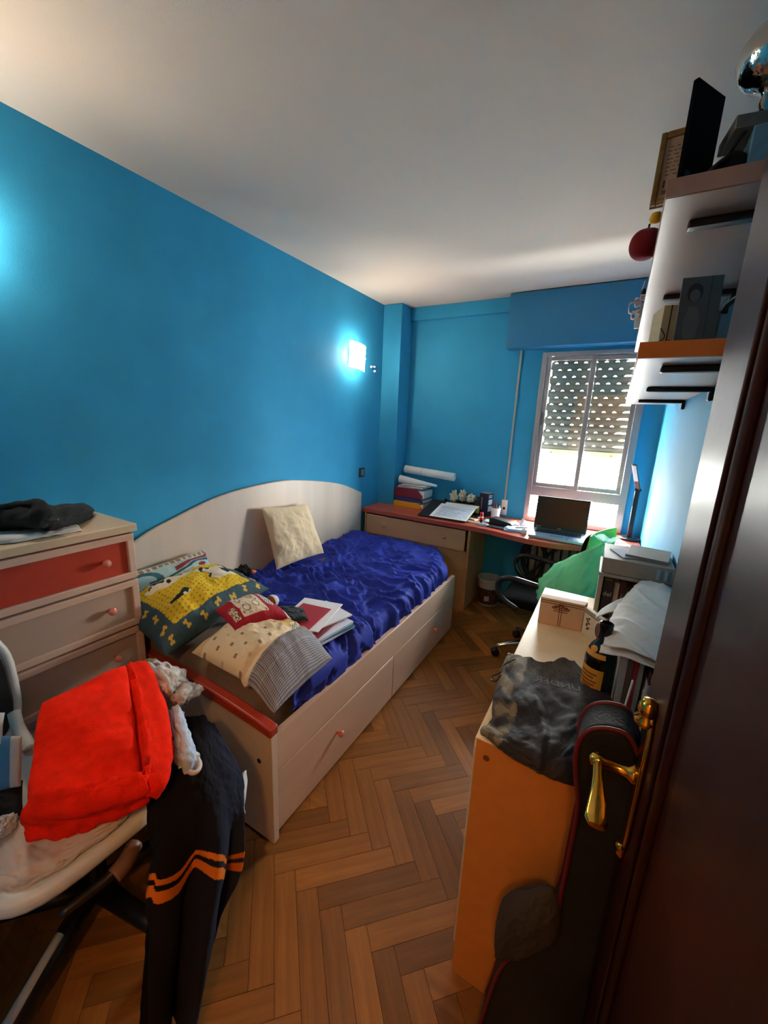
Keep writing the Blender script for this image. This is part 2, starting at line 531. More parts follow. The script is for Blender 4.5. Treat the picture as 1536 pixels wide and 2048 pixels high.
# lever: starts at the neck end, runs towards the camera and flares
lv = MB()
C0 = Vector((hx - .066, hy, hz)); n_ = 14; sec = []
for k in range(n_ + 1):
    t = k / n_
    y = hy + .006 - .125 * t
    z = hz + .002 - .010 * math.sin(t * PI) - .018 * t * t
    w_ = .0085 - .0035 * smoothstep(.1, .6, t)
    h_ = .0075 + .0085 * smoothstep(.2, .95, t) - .004 * smoothstep(.95, 1, t)
    x = C0.x + .002 * math.sin(t * PI) + .006 * t
    sec.append([(x + h_ * math.cos(a) , y, z + w_ * math.sin(a)) for a in [2 * PI * q / 14 for q in range(14)]])
vs = [p for s_ in sec for p in s_]
fs = [(k * 14 + q, k * 14 + (q + 1) % 14, (k + 1) * 14 + (q + 1) % 14, (k + 1) * 14 + q) for k in range(n_) for q in range(14)] + [list(range(14)), [n_ * 14 + q for q in range(14)]]
lv.add(vs, fs).build('handle_lever', BRASS, hp_, smooth=True, angle=60)

# ------------------------------------------------------------------ wall lights
SGL = mat('frosted_glass_lit', (255, 244, 226), rough=.5, emit=30, emitcol=(255, 228, 196))
def sconce(yc, zc, label):
    t = thing('wall_light', label, 'lamp', (0, yc, zc), 'wall lights on the blue wall')
    MB().box(0, .022, yc - .045, yc + .045, zc - .05, zc + .05).build('back_plate', CHROME, t, bevel=.003)
    # slightly bowed square glass plate, tilted a little
    M = Matrix.Translation((.085, yc, zc)) @ Matrix.Rotation(math.radians(-4), 4, 'X')
    g_ = MB(M)
    W_, H_ = .112, .098
    def fn(u, v):
        a = (u - .5) * 2; b = (v - .5) * 2
        return (-.028 * a * a, a * W_, b * H_)
    g_.grid(fn, 16, 4)
    g_.build('glass_shade', SGL, t, smooth=True, solid=.002)
    g2 = MB(M @ Matrix.Translation((-.004, 0, 0))); g2.grid(fn, 16, 4)
    g2.build('glow_blocker', mat('glow_blocker_white', (240, 236, 226), rough=.6), t, smooth=True, solid=.002)  # added sheet that keeps the plate's glow off the wall
    for s in (-1, 1):
        MB().tube([(.02, yc + s * .085, zc - .01), (.078, yc + s * .1, zc - .005)], .004, 8).build('clip', CHROME, t, smooth=True)
        MB().lathe([(.006, 0), (.006, .006), (.003, .008)], 12, (.072, yc + s * .098, zc - .003), (1, 0, 0)).build('screw_cap', CHROME, t, smooth=True)
    L_ = bpy.data.lights.new('bulb', 'POINT'); L_.energy = SCONCE_W; L_.color = (1, .88, .72); L_.shadow_soft_size = .035
    o = bpy.data.objects.new('bulb', L_); COL.objects.link(o); o.location = (.05, yc, zc + .005); parent_to(o, t)
    return t
sconce(2.85, 2.04, 'square frosted glass wall light glowing near the corner pillar')
sconce(.50, 2.12, 'square frosted glass wall light above the chest of drawers')
# tiny hooks beside the far wall light
hk = thing('wall_hook', 'small clear twin hook on the blue wall beside the lit wall light', 'hook', (0, 3.18, 2.0))
CLR = mat('clear_plastic', (214, 230, 244), rough=.2)
for dy, dz in ((-.03, .0), (.018, .004), (.028, -.03)):
    MB().lathe([(.011, 0), (.012, .006), (.008, .016), (.0, .02)], 12, (.0, 3.18 + dy, 2.0 + dz), (1, 0, 0)).build('hook_pad', CLR, hk, smooth=True)
# light switch
sw = thing('light_switch', 'small dark light switch with grey rocker on the blue wall above the bed end', 'switch', (0, 3.04, 1.07))
MB().box(0, .009, 3.00, 3.085, 1.03, 1.115).build('frame', mat('graphite_plastic', (38, 38, 40), rough=.45), sw, bevel=.002)
MB().box(.009, .014, 3.022, 3.064, 1.045, 1.10).build('rocker', mat('grey_rocker', (128, 128, 126), rough=.45), sw, bevel=.002)

# ================================================================== furniture
def knob(p, d, r=.015, parent=None, m=None):
    return MB().lathe([(r * .45, 0), (r * .45, .012), (r * .8, .016), (r, .022), (r * .9, .029), (r * .5, .033), (0, .034)], 16, p, d).build('knob', m or PINKKNOB, parent, smooth=True)

# ------------------------------------------------------------------ bed with drawers
XB, YB0, YB1 = 1.09, .817, 2.68
bed = thing('drawer_bed', 'pale wooden single bed with drawers and a red capped end board', 'bed', (.55, 1.75, 0))
MB().box(.05, .96, YB0 + .03, 2.98, .02, .30).build('base', mat('bed_inside', (120, 96, 78), rough=.7), bed)
MB().box(XB - .028, XB, YB0 + .025, YB1, .288, .445).build('side_rail', BIRCHH, bed, bevel=.003)
for y0, y1, ky in ((YB0 + .027, 1.742, 1.225), (1.747, YB1, 2.30)):
    d = MB().box(XB - .024, XB + .001, y0, y1, .022, .283).build('drawer_front', BIRCHH, bed, bevel=.003)
    knob((XB + .001, ky, .185), (1, 0, 0), .016, d)
# end board nearest the camera: straight panel with a bowed red cap
def endz(x):
    t = (x - .04) / (XB - .02)
    return .478 + .030 * math.sin(PI * max(0, min(1, t))) ** .8
ob = [(.04, .02)] + [(XB + .022, .02)] + [(.04 + (XB - .018) * k / 24, endz(.04 + (XB - .018) * k / 24)) for k in range(24, -1, -1)]
eb = MB().prism(ob, YB0, YB0 + .026, ax=1).build('end_board', BIRCH, bed, bevel=.002)
cp = MB()
xs = [.04 + (XB - .018) * k / 24 for k in range(25)]
ob = [(x, endz(x) - .004) for x in xs] + [(x, endz(x) + .04 - .008 * abs(2 * k / 24 - 1) ** 3) for k, x in reversed(list(enumerate(xs)))]
MB().prism(ob, YB0 - .004, YB0 + .036, ax=1).build('red_cap', RED, bed, bevel=.007, seg=3)
MB().lathe([(.009, 0), (.009, .002)], 14, (XB - .04, YB0 - .0005, .355), (0, -1, 0)).build('bolt_hole', DARKHOLE, bed)
# arched back panel along the wall
arch = [(.86, .83), (1.04, .938), (1.214, .998), (1.532, 1.081), (1.935, 1.112), (2.237, 1.090), (2.674, 1.012), (3.012, .892)]
ap = spline([(a, b, 0) for a, b in arch], 40)
ob = [(.86, .05), (3.012, .05)] + [(p.x, p.y) for p in reversed(ap)]
MB().prism(ob, .006, .030, ax=0).build('back_panel', BIRCH, bed, bevel=.004)

mt = thing('mattress', 'grey brown striped mattress showing at the near end of the bed', 'mattress', (.53, 1.9, .30))
MTK = mat('mattress_ticking', (122, 102, 86), rough=.9, var=.12, vscale=140, vstretch=(1, 6, 1), bump=.5, bscale=400)
def mat_surface():
    m_ = MB()
    def fn(u, v):
        # closed loop around the mattress cross-section (u) along its length (v)
        a = u * 2 * PI
        cx, cz = math.cos(a), math.sin(a)
        e = .28
        x = .535 + (.505 if cx < 0 else .505 - .20 * smoothstep(2.45, 3.0, .852 + v * 2.10)) * math.copysign(abs(cx) ** e, cx)
        z = .42 + .105 * math.copysign(abs(cz) ** e, cz)
        k = 1 - .03 * (smoothstep(.03, 0, v) + smoothstep(.97, 1, v))
        x = .535 + (x - .535) * k; z = .42 + (z - .42) * (1 - .25 * (smoothstep(.02, 0, v) + smoothstep(.98, 1, v)))
        y = .852 + v * 2.10
        z += .075 * smoothstep(.32, 0, v) * (1 if cz > 0 else .6) + .006 * fbm((x * 5, y * 5, z * 3))
        return (x, y, z)
    m_.grid(fn, 64, 60)
    w_ = 65
    m_.f += [list(range(64))[::-1], [60 * w_ + k for k in range(64)]]
    return m_
mat_surface().build('ticking_cover', MTK, mt, smooth=True, angle=60, weld=True)

# ------------------------------------------------------------------ chest of drawers
XC, YC0, YC1, HC = .42, -.02, .802, 1.125
ch = thing('chest_of_drawers', 'pale wooden chest of drawers with one red drawer front', 'chest', (.21, .40, 0))
MB().box(.012, XC - .022, YC0, YC1, .03, HC - .030).build('carcass', BIRCH, ch, bevel=.002)
MB().box(.008, XC + .012, YC0 - .006, YC1 + .008, HC - .030, HC).build('top', BIRCHT, ch, bevel=.004)
DRB = mat('drawer_panel_beige', (176, 150, 132), rough=.45, var=.07, vscale=9, vstretch=(1, .12, 1))
zt = HC - .038
for n, h in enumerate((.185, .195, .195, .215, .215)):
    z1, z0 = zt, zt - h + .006
    x = XC + (.022 if n == 3 else 0)
    d = MB().box(x - .020, x - .008, YC0 + .004, YC1 - .004, z0, z1).build('drawer', RED if n == 0 else DRB, ch)
    b_ = .026
    f = MB().box(x - .010, x + .004, YC0 + .004, YC1 - .004, z1 - b_, z1).box(x - .010, x + .004, YC0 + .004, YC1 - .004, z0, z0 + b_)
    f.box(x - .010, x + .004, YC0 + .004, YC0 + .004 + b_, z0 + b_, z1 - b_).box(x - .010, x + .004, YC1 - .004 - b_, YC1 - .004, z0 + b_, z1 - b_)
    f.build('drawer_frame', BIRCHH, d, bevel=.003)
    for ky in (.13, .69):
        knob((x - .008, ky, (z0 + z1) / 2), (1, 0, 0), .015, d)
    zt -= h + .002 + (.022 if n == 2 else 0)

# ------------------------------------------------------------------ desk: drawer unit and long red worktop
du = thing('desk_drawer_unit', 'beech desk unit with one wide drawer at the foot of the bed', 'cabinet', (.55, 3.25, 0))
YU = 3.045
u = MB().box(.05, .07, YU, FY - .02, .0, .708).box(1.045, 1.065, YU, FY - .02, .0, .708).box(.07, 1.045, FY - .04, FY - .02, .0, .708)
u.build('carcass', BEECH, du, bevel=.002)
MB().box(.07, 1.045, YU + .004, YU + .02, .0, .508).build('front_panel', BEECH, du, bevel=.002)
dr = MB().box(.082, 1.028, YU - .016, YU + .004, .522, .698).build('drawer', mat('beech_drawer_front', (196, 152, 112), rough=.42, var=.06, vscale=12, vstretch=(.15, 1, 1)), du, bevel=.004)
MB().box(.07, 1.045, YU - .004, YU + .012, .506, .520).build('drawer_lip', BEECH, du, bevel=.003)
for kx in (.275, .858):
    knob((kx, YU - .016, .617), (0, -1, 0), .013, dr, BEECH)
dk = thing('writing_desk', 'long red stained desk top running under the window', 'desk', (1.1, 3.3, .71))
fr = [(.02, 3.035), (.6, 3.022), (1.04, 3.012), (1.23, 2.996), (1.39, 2.952), (1.54, 2.925), (1.71, 2.925), (1.89, 2.99), (2.05, 3.04), (RX - .005, 3.05)]
fr = [(p.x, p.y) for p in spline([(a, b, 0) for a, b in fr], 60)]
ob = fr + [(RX - .005, FY - .004), (.20, FY - .004), (.20, CY - .004), (.02, CY - .004)]
MB().prism(ob, .71, .75).build('worktop', REDTOP, dk, bevel=.004)

# ------------------------------------------------------------------ low white topped cabinet on the right
cb = thing('low_cabinet', 'low cabinet with a white top and a wood end panel painted lamplit orange', 'cabinet', (2.0, 1.4, 0))
ENDP = mat('lamp_tinted_wood_panel', (196, 124, 58), rough=.45, var=.05, vscale=30)  # wood tone with the hallway lamp's orange light painted in
KX, KY0, KY1, KZ = 1.79, .842, 1.93, .80
MB().box(KX + .004, RX - .004, KY0 + .02, KY1, .02, KZ - .03).build('carcass', mat('cabinet_side', (196, 176, 150), rough=.5), cb, bevel=.002)
MB().box(KX, RX - .004, KY0, KY0 + .02, 0, KZ - .002).build('end_panel', ENDP, cb, bevel=.001)
MB().box(KX - .004, RX - .002, KY0 + .001, KY1 + .004, KZ - .03, KZ).build('top', mat('cream_laminate', (232, 206, 162), rough=.4, var=.03, vscale=60), cb, bevel=.002)
MB().lathe([(.008, 0), (.008, .0015)], 14, (KX + .028, KY0 - .0002, KZ - .045), (0, -1, 0)).build('screw_cap', mat('screw_cap_brown', (112, 58, 24), rough=.6), cb)
for k in range(3):
    y0 = KY0 + .03 + k * .355
    d = MB().box(KX - .012, KX + .004, y0, y0 + .345, .06, KZ - .04).build('door', mat('cabinet_side', (196, 176, 150)), cb, bevel=.003)
    knob((KX - .012, y0 + .30, .55), (-1, 0, 0), .013, d)

# ------------------------------------------------------------------ two wall shelves on black brackets
SHU = mat('shelf_laminate', (168, 138, 122), rough=.34, var=.05, vscale=12, vstretch=(1, .15, 1))
def shelf(z, y0, y1, label, endm):
    s = thing('wall_shelf', label, 'shelf', (RX, (y0 + y1) / 2, z), 'pale wall shelves on the right wall')
    MB().box(1.992, RX - .001, y0 + .002, y1, z, z + .034).build('board', SHU, s, bevel=.002)
    MB().box(1.992, RX - .001, y0, y0 + .002, z + .001, z + .033).build('end_strip', endm, s)
    for y in (y0 + .13, y0 + .70, y0 + 1.39):
        b_ = MB().box(2.045, RX - .002, y - .016, y + .016, z - .016, z - .0005)
        b_.box(RX - .016, RX - .002, y - .016, y + .016, z - .045, z - .012)
        b_.build('bracket', BLACKM, s, bevel=.004)
    return s
shelf(1.70, 1.06, 2.88, 'lower pale wall shelf with an end painted lamplit orange holding the portrait photo', mat('shelf_end_lamp_tinted', (206, 110, 44), rough=.4))  # lower end strip carries the warm hallway light in its colour
shelf(2.00, 1.06, 2.92, 'upper pale wall shelf holding the trophy and the gilt framed certificate', mat('shelf_end_brown', (170, 128, 108), rough=.4))

# ================================================================== things on the desk
DZ = .75
def C(name, c, **k):
    return mat(name, c, **k)

# stack of lying magazine files with papers and rolls on top
def magfile(z0, h, x0, x1, y0, y1, m, label, ang=0):
    M = rotz(((x0 + x1) / 2, (y0 + y1) / 2, z0), ang)
    hx, hy = (x1 - x0) / 2, (y1 - y0) / 2
    t = thing('magazine_file', label, 'file', M.translation, 'coloured files stacked on the desk')
    b = MB(M)
    cut = min(.06, h * .7)
    ob = [(-hx, 0), (hx - .012, 0), (hx, h * .3), (hx - cut, h - .002), (-hx, h - .002)]
    b.prism(ob, -hy, -hy + .004, ax=1).prism(ob, hy - .004, hy, ax=1).prism([(-hx, 0), (hx - .012, 0), (hx - .012, .003), (-hx, .003)], -hy + .004, hy - .004, ax=1).prism([(-hx, .003), (-hx + .003, .003), (-hx + .003, h - .002), (-hx, h - .002)], -hy + .004, hy - .004, ax=1)
    b.prism([(-hx, h - .005), (hx - cut, h - .005), (hx - cut, h - .002), (-hx, h - .002)], -hy + .004, hy - .004, ax=1)
    b.build('case', m, t, bevel=.001)
    MB(M).box(-hx + .006, hx + .01, -hy + .008, hy - .008, .004, h - .014).build('papers', PAPER, t)
    return t
FX0 = .20
magfile(DZ, .05, FX0, .50, 3.32, 3.53, C('yellow_card', (226, 158, 20), rough=.55), 'yellow magazine file lying at the bottom of the desk stack')
magfile(DZ + .05, .042, FX0 + .006, .50, 3.335, 3.535, C('indigo_card', (50, 48, 122), rough=.55), 'indigo magazine file lying between the yellow and crimson ones', 1)
magfile(DZ + .092, .085, FX0 + .002, .50, 3.33, 3.53, C('crimson_card', (126, 22, 44), rough=.55), 'crimson magazine file lying on the indigo one', -1)
z = DZ + .177
for k in range(4):
    h = (.008, .012, .007, .006)[k]
    tag(MB(rotz((.345 + .012 * k, 3.43, z), (1, -3, 4, -2)[k])).box(-.125, .135, -.085, .09, 0, h - .0006).build('paper_pile', C('paper_%d' % k, ((186, 182, 178), (222, 218, 214), (160, 154, 156), (228, 226, 222))[k], rough=.8), bevel=.001),
        ('greyish sheaf of papers resting directly on the crimson file', 'thick white sheaf of papers second up on the crimson file', 'thin grey sheaf of papers third up on the desk stack', 'thin white sheaf of papers topmost under the paper rolls')[k], 'papers', 'paper sheaves on the file stack')
    z += h
# opened paper roll and tight paper roll
def roll(name, a, b, r0, r1, label, turns=2.2, band=None):
    a, b = Vector(a), Vector(b); d = (b - a).normalized()
    e1 = Vector((0, 0, 1)); e1 = (e1 - d * e1.dot(d)).normalized(); e2 = d.cross(e1)
    m_ = MB()
    def fn(u, v):
        an = u * turns * 2 * PI + .6
        r = (r0 + (r1 - r0) * v) * (1 - .16 * (1 - u))
        return a + (b - a) * v + (e1 * math.sin(an) + e2 * math.cos(an)) * r
    m_.grid(fn, int(36 * turns), 2)
    t = thing(name, label, 'paper roll', (a + b) / 2)
    m_.build('sheet', PAPER, t, smooth=True, solid=.0008)
    if band:
        c_ = a + (b - a) * band
        pts = [c_ + (e1 * math.sin(q) + e2 * math.cos(q)) * (r0 + .0012) for q in [2 * PI * k / 28 for k in range(28)]]
        MB().tube(pts, .0012, 6, closed=True).build('elastic_band', C('tan_band', (150, 138, 120)), t)
    return t
roll('paper_roll', (.225, 3.485, 1.088), (.735, 3.49, 1.058), .038, .038, 'thick white paper roll held by a band above the files', 2.4, .37)
roll('opened_paper_roll', (.225, 3.38, z + .041), (.60, 3.40, z + .0125), .040, .011, 'white poster loosely rolled and flattened on the paper stack', 1.6)

# black drawing board with a printed sheet
M = frame((.585, 3.052, DZ + .006), (.425, .012, 0), (-.02, .34, .072))
bd = thing('drawing_portfolio', 'black portfolio lying tilted on the desk with a printed sheet on it', 'portfolio', (.8, 3.2, DZ))
MB(M).box(0, .425, 0, .37, 0, .010).build('board', C('black_card', (18, 18, 20), rough=.5), bd, bevel=.002)
MB(M).box(.05, .35, .16, .30, -.045, -.001).build('support', C('black_card2', (14, 14, 15), rough=.6), bd)
dsheet = thing('printed_sheet', 'pencil shaded white sheet lying on the black portfolio', 'paper', M @ Vector((.28, .15, .012)))
GR = mat('pencil_shading', (176, 190, 206), rough=.8, col2=(222, 228, 234), vscale=60)
MB(M).box(.105, .43, .008, .30, .0105, .0125).build('sheet', PAPER, dsheet)
MB(M).box(.13, .415, .03, .255, .0126, .0130).build('drawing', GR, dsheet)
random.seed(3)
for k in range(9):
    y = .05 + k * .021
    MB(M).box(.15, .15 + random.uniform(.12, .24), y, y + .004, .0131, .0134).build('pencil_line', C('pencil_line', (120, 134, 156)), dsheet)
MB(M).box(.14, .44, .296, .345, .0105, .0120).build('second_sheet', PAPER, dsheet)

# crumpled papers and black holder behind the portfolio
def crumple(name, c, s, m, label, cat, seed, n=18, amp=.35, parent=None, group=None):
    m_ = MB()
    def fn(u, v):
        th = u * 2 * PI; ph = (v - .5) * PI
        d = Vector((math.cos(ph) * math.cos(th), math.cos(ph) * math.sin(th), math.sin(ph)))
        q = d * 2.1 + Vector((seed * 3.7, seed, 0))
        r = 1 + amp * fbm(q, 4) - .25 * abs(noise.noise(q * 2.3))
        return Vector(c) + Vector((d.x * s[0], d.y * s[1], d.z * s[2])) * r
    m_.grid(fn, n * 2, n)
    o = m_.build(name, m, parent, smooth=False, weld=True)
    if label: tag(o, label, cat, group)
    return o
BEI = C('beige_paper', (206, 192, 168), rough=.85)
crumple('crumpled_paper', (.75, 3.47, .875), (.035, .03, .06), BEI, 'tall crumpled beige paper left of the black holder on the desk', 'paper', 1, amp=.6)
crumple('crumpled_paper', (.83, 3.48, .90), (.035, .03, .045), BEI, 'crumpled beige paper sticking up in the middle behind the portfolio', 'paper', 2, amp=.6)
crumple('crumpled_paper', (.91, 3.485, .885), (.035, .028, .035), C('white_tissue', (214, 206, 196), rough=.9), 'pale crumpled tissue beside the dark bottle on the desk', 'paper', 5, amp=.6)
ho = thing('desk_tidy', 'black desk tidy full of crumpled papers behind the portfolio', 'desk tidy', (.83, 3.48, DZ))
b = MB()
for x0, x1 in ((.70, .79), (.79, .87), (.87, .955)):
    b.box(x0 + .001, x1 - .001, 3.44, 3.443, DZ, DZ + .09).box(x0 + .001, x1 - .001, 3.525, 3.528, DZ, DZ + .09).box(x0 + .001, x0 + .004, 3.443, 3.525, DZ, DZ + .09).box(x1 - .004, x1 - .001, 3.443, 3.525, DZ, DZ + .09)
b.box(.70, .955, 3.44, 3.528, DZ, DZ + .003)
b.build('compartments', BLACK, ho)
crumple('dark_pouch', (.668, 3.49, .80), (.026, .03, .045), C('black_cloth', (16, 15, 16), rough=.9), 'small black pouch between the files and the desk tidy', 'pouch', 9, amp=.3)
# dark can with yellow stripe, navy box with labels
cn = thing('spray_can', 'dark can with a yellow green stripe beside the navy box', 'can', (.985, 3.45, DZ))
MB().lathe([(.028, 0), (.029, .004), (.029, .125), (.022, .140), (.012, .146), (.012, .165), (.0, .168)], 20, (.985, 3.45, DZ)).build('body', C('dark_can', (26, 26, 22), rough=.4), cn, smooth=True, angle=45)
MB().lathe([(.0294, .02), (.0294, .085)], 20, (.985, 3.45, DZ), cap=False).build('stripe', C('lime_label', (150, 150, 50), rough=.5), cn, smooth=True)
nb = thing('navy_box', 'navy carton with white labels standing upright on the desk', 'box', (1.055, 3.45, DZ))
M = rotz((1.052, 3.47, DZ), -14)
MB(M).box(-.042, .042, -.045, .045, 0, .205).build('carton', C('navy_card', (18, 26, 54), rough=.5), nb, bevel=.001)
MB(M).box(-.041, .041, -.044, .044, .2045, .206).build('lid', C('grey_card', (150, 150, 152), rough=.6), nb)
for z0, z1 in ((.105, .15), (.045, .09)):
    MB(M).box(.0415, .0427, -.03, .032, z0, z1).build('label', PAPER, nb)
for z0 in (.168, .182):
    MB(M).box(.0415, .0427, -.03, .022, z0, z0 + .006).build('text_bar', PAPER, nb)
MB(M).box(-.02, -.012, -.0462, -.0448, .06, .17).build('label', C('tan_print', (120, 104, 92)), nb)
# white cup with pens
cu = thing('pen_cup', 'white cup holding pens beside the shutter strap box', 'cup', (1.157, 3.42, DZ))
MB().lathe([(.032, 0), (.034, .002), (.042, .095), (.039, .095), (.031, .006), (0, .006)], 24, (1.157, 3.42, DZ), cap=False).build('cup', WHITE, cu, smooth=True, angle=50)
for k, (dx, dy, h, c_) in enumerate(((-.015, .005, .135, (150, 24, 34)), (.0, -.01, .125, (26, 28, 44)), (.014, .006, .13, (30, 30, 60)), (-.004, .015, .14, (160, 30, 40)), (.02, -.008, .115, (220, 220, 224)))):
    MB().tube([(1.157 + dx * .5, 3.42 + dy * .5, DZ + .01), (1.157 + dx * 1.7, 3.42 + dy * 1.7, DZ + h)], .0055, 8).build('pen', C('pen_%d' % k, c_, rough=.35), cu, smooth=True, angle=40)
# glue stick
gs = thing('glue_stick', 'red glue stick with dark cap standing on the desk', 'glue stick', (1.10, 3.20, DZ))
MB().lathe([(.014, .022), (.014, .082), (.012, .084), (0, .084)], 18, (1.10, 3.20, DZ)).build('barrel', C('glue_red', (196, 24, 34), rough=.35), gs, smooth=True, angle=40)
MB().lathe([(.0145, 0), (.0145, .022)], 18, (1.10, 3.20, DZ)).build('cap', BLACK, gs, smooth=True, angle=40)
MB().lathe([(.0143, .04), (.0143, .05)], 18, (1.10, 3.20, DZ), cap=False).build('label_band', WHITE, gs, smooth=True)
# loose cards and small things
def slab(name, x, y, z0, w, d, h, ang, m, label, cat, grp=None, bev=.001):
    return tag(MB(rotz((x, y, z0), ang)).box(-w / 2, w / 2, -d / 2, d / 2, 0, h).build(name, m, bevel=bev), label, cat, grp)
slab('cream_card', 1.05, 3.16, DZ + .0005, .10, .06, .003, 12, C('cream_card', (226, 214, 178), rough=.8), 'cream note card lying left of the glue stick', 'card')
slab('note_pad', 1.02, 3.24, DZ + .0005, .07, .05, .008, -20, C('cream_card', (226, 214, 178)), 'small cream note pad behind the note card on the desk', 'note pad')
slab('white_eraser', 1.065, 3.29, DZ + .0005, .045, .03, .018, 25, WHITE, 'white block eraser behind the glue stick', 'eraser', None, .004)
ms = thing('computer_mouse', 'small grey and blue computer mouse near the desk edge', 'mouse', (1.15, 3.09, DZ))
m_ = MB(rotz((1.15, 3.09, DZ), 25))
m_.grid(lambda u, v: (.048 * math.cos(u * 2 * PI) * math.cos(v * PI / 2), .028 * math.sin(u * 2 * PI) * math.cos(v * PI / 2), .026 * math.sin(v * PI / 2) ** .8), 24, 8)
m_.build('shell', C('mouse_grey', (150, 164, 184), rough=.4), ms, smooth=True)
MB(rotz((1.15, 3.09, DZ), 25)).box(.005, .03, -.003, .003, .017, .026).build('scroll_wheel', C('mouse_blue', (40, 60, 110), rough=.4), ms, bevel=.002)
bc = thing('black_pencil_case', 'black wedge shaped case on the desk left of the laptop', 'case', (1.27, 3.19, DZ))
M = rotz((1.275, 3.20, DZ + .012), -12)
MB(M).prism([(-.095, 0), (.095, 0), (.10, .018), (.085, .030), (-.07, .046), (-.10, .038)], -.045, .045, ax=1).build('case_body', C('case_black', (22, 26, 32), rough=.45), bc, bevel=.004)
MB(M).box(-.09, .09, -.0455, -.0445, .012, .014).build('zip', C('zip_grey', (70, 74, 80), metal=.5), bc)
slab('dark_folder', 1.255, 3.15, DZ + .0005, .20, .17, .010, -10, C('dark_folder', (30, 34, 42), rough=.5), 'dark folder lying under the black case', 'folder')
slab('blue_notebook', 1.40, 3.11, DZ + .0005, .17, .13, .012, 8, C('pale_blue_cover', (150, 186, 226), rough=.5), 'pale blue notebook at the bottom beside the laptop', 'notebook', 'pale blue notebooks left of the laptop')
slab('blue_notebook', 1.41, 3.115, DZ + .013, .15, .12, .010, 14, C('pale_blue_cover2', (176, 206, 238), rough=.5), 'lighter blue notebook on top beside the laptop', 'notebook', 'pale blue notebooks left of the laptop')
slab('white_card', 1.36, 3.085, DZ + .024, .06, .035, .002, -10, PAPER, 'small white card on the blue notebooks', 'card')
tag(MB(rotz((1.44, 3.12, DZ + .0245), 40)).tube([(-.05, 0, .004), (.05, 0, .004)], .004, 8).build('ballpoint_pen', C('pen_dark', (26, 32, 48)), smooth=True), 'dark ballpoint pen lying on the blue notebooks', 'pen')
# coloured sheets
SHEETS = [('mint_sheet', 1.18, 3.30, .16, .10, 10, (150, 220, 214), 'mint green sheet behind the glue stick'), ('red_sheet', 1.26, 3.36, .09, .07, -25, (214, 84, 70), 'coral red sheet under the green one near the strap box'),
          ('green_sheet', 1.31, 3.32, .11, .08, 22, (156, 214, 140), 'light green folded sheet near the strap box'), ('lilac_sheet', 1.40, 3.31, .10, .08, -12, (196, 206, 236), 'lilac sheet near the window left of the laptop')]
for k, (nm, x, y, w_, d_, a_, c_, lb) in enumerate(SHEETS):
    mm = MB(rotz((x, y, DZ + .001 + k * .0012), a_))
    mm.grid(lambda u, v: ((u - .5) * w_, (v - .5) * d_, .022 * max(0, u - .55) ** 1.3 * (1 + v) * (k > 0)), 10, 4)
    tag(mm.build(nm, C(nm, c_, rough=.7), smooth=True, solid=.0008), lb, 'paper')
crumple('tissue_ball', (1.425, 3.24, .785), (.026, .022, .033), PAPER, 'white crumpled tissue standing behind the blue notebooks', 'tissue', 14, amp=.4)
crumple('tissue_scrap', (1.475, 3.04, .772), (.02, .016, .022), PAPER, 'small white crumpled tissue at the desk edge left of the laptop', 'tissue', 17, amp=.5)

# laptop
lt = thing('laptop', 'open silver laptop with a dark screen in front of the window', 'laptop', (1.7, 3.1, DZ))
M = rotz((1.70, 3.115, DZ), 1.5)
LW = .187
MB(M).box(-LW, LW, -.135, .125, .004, .024).build('base', C('laptop_silver', (168, 186, 208), rough=.35, metal=.4), lt, bevel=.003)
kb = MB(M).box(-LW + .03, LW - .03, -.02, .105, .0242, .0252).build('keyboard_well', C('laptop_grey', (86, 92, 102), rough=.5), lt)
for r_ in range(5):
    for c_ in range(14):
        x = -LW + .036 + c_ * .0223; y = -.014 + r_ * .0235
        MB(M).box(x, x + .019, y, y + .019, .0252, .027).build('key', C('laptop_key', (40, 42, 46), rough=.5), kb)
MB(M).box(-.045, .045, -.115, -.05, .0242, .0247).build('touchpad', C('touchpad_grey', (140, 154, 172), rough=.4), lt)
for k in range(3):
    MB(M).box(.06 + k * .032, .085 + k * .032, -.125, -.105, .0242, .0247).build('sticker', C('sticker_blue', (40, 70, 140), rough=.4), lt)
M2 = M @ Matrix.Translation((0, .118, .020)) @ Matrix.Rotation(math.radians(-11), 4, 'X')
sc = MB(M2).box(-LW, LW, 0, .010, 0, .255).build('lid', C('laptop_bezel', (30, 26, 22), rough=.45), lt, bevel=.003)
MB(M2).box(-LW + .012, LW - .012, -.0008, .0002, .035, .243).build('screen', C('laptop_screen', (26, 22, 18), rough=.2), sc)
text_mesh('logo', 'acer', .016, M2 @ Matrix.Translation((.0, -.0009, .017)) @ Matrix.Rotation(PI / 2, 4, 'X'), C('logo_silver', (190, 190, 194), rough=.3, metal=.6), sc)
MB(M2).box(-.01, .01, -.0012, .0002, .246, .252).build('webcam', DARKHOLE, sc)
for k in range(2):
    MB(M2).box(-LW + .016 + k * .02, -LW + .03 + k * .02, -.0012, .0002, .012, .022).build('sticker', C('sticker_green', (120, 130, 90)), sc)

# papers right of the laptop
for k, (x, y, w_, d_, a_, lb) in enumerate(((1.97, 3.17, .19, .25, 14, 'large white sheet lying on the desk right of the laptop'), (2.02, 3.11, .15, .20, -9, 'second white sheet lying askew near the green bag knot'), (2.05, 3.30, .13, .17, 30, 'white sheet lying before the desk lamp base'))):
    slab('loose_sheet', x, y, DZ + .0006 + k * .0016, w_, d_, .0012, a_, PAPER, lb, 'paper', 'loose sheets right of the laptop', 0)
slab('pink_leaflet', 2.13, 3.22, DZ + .0006, .07, .09, .0015, 20, C('pink_paper', (236, 150, 160), rough=.7), 'small pink leaflet at the right end of the desk', 'leaflet')

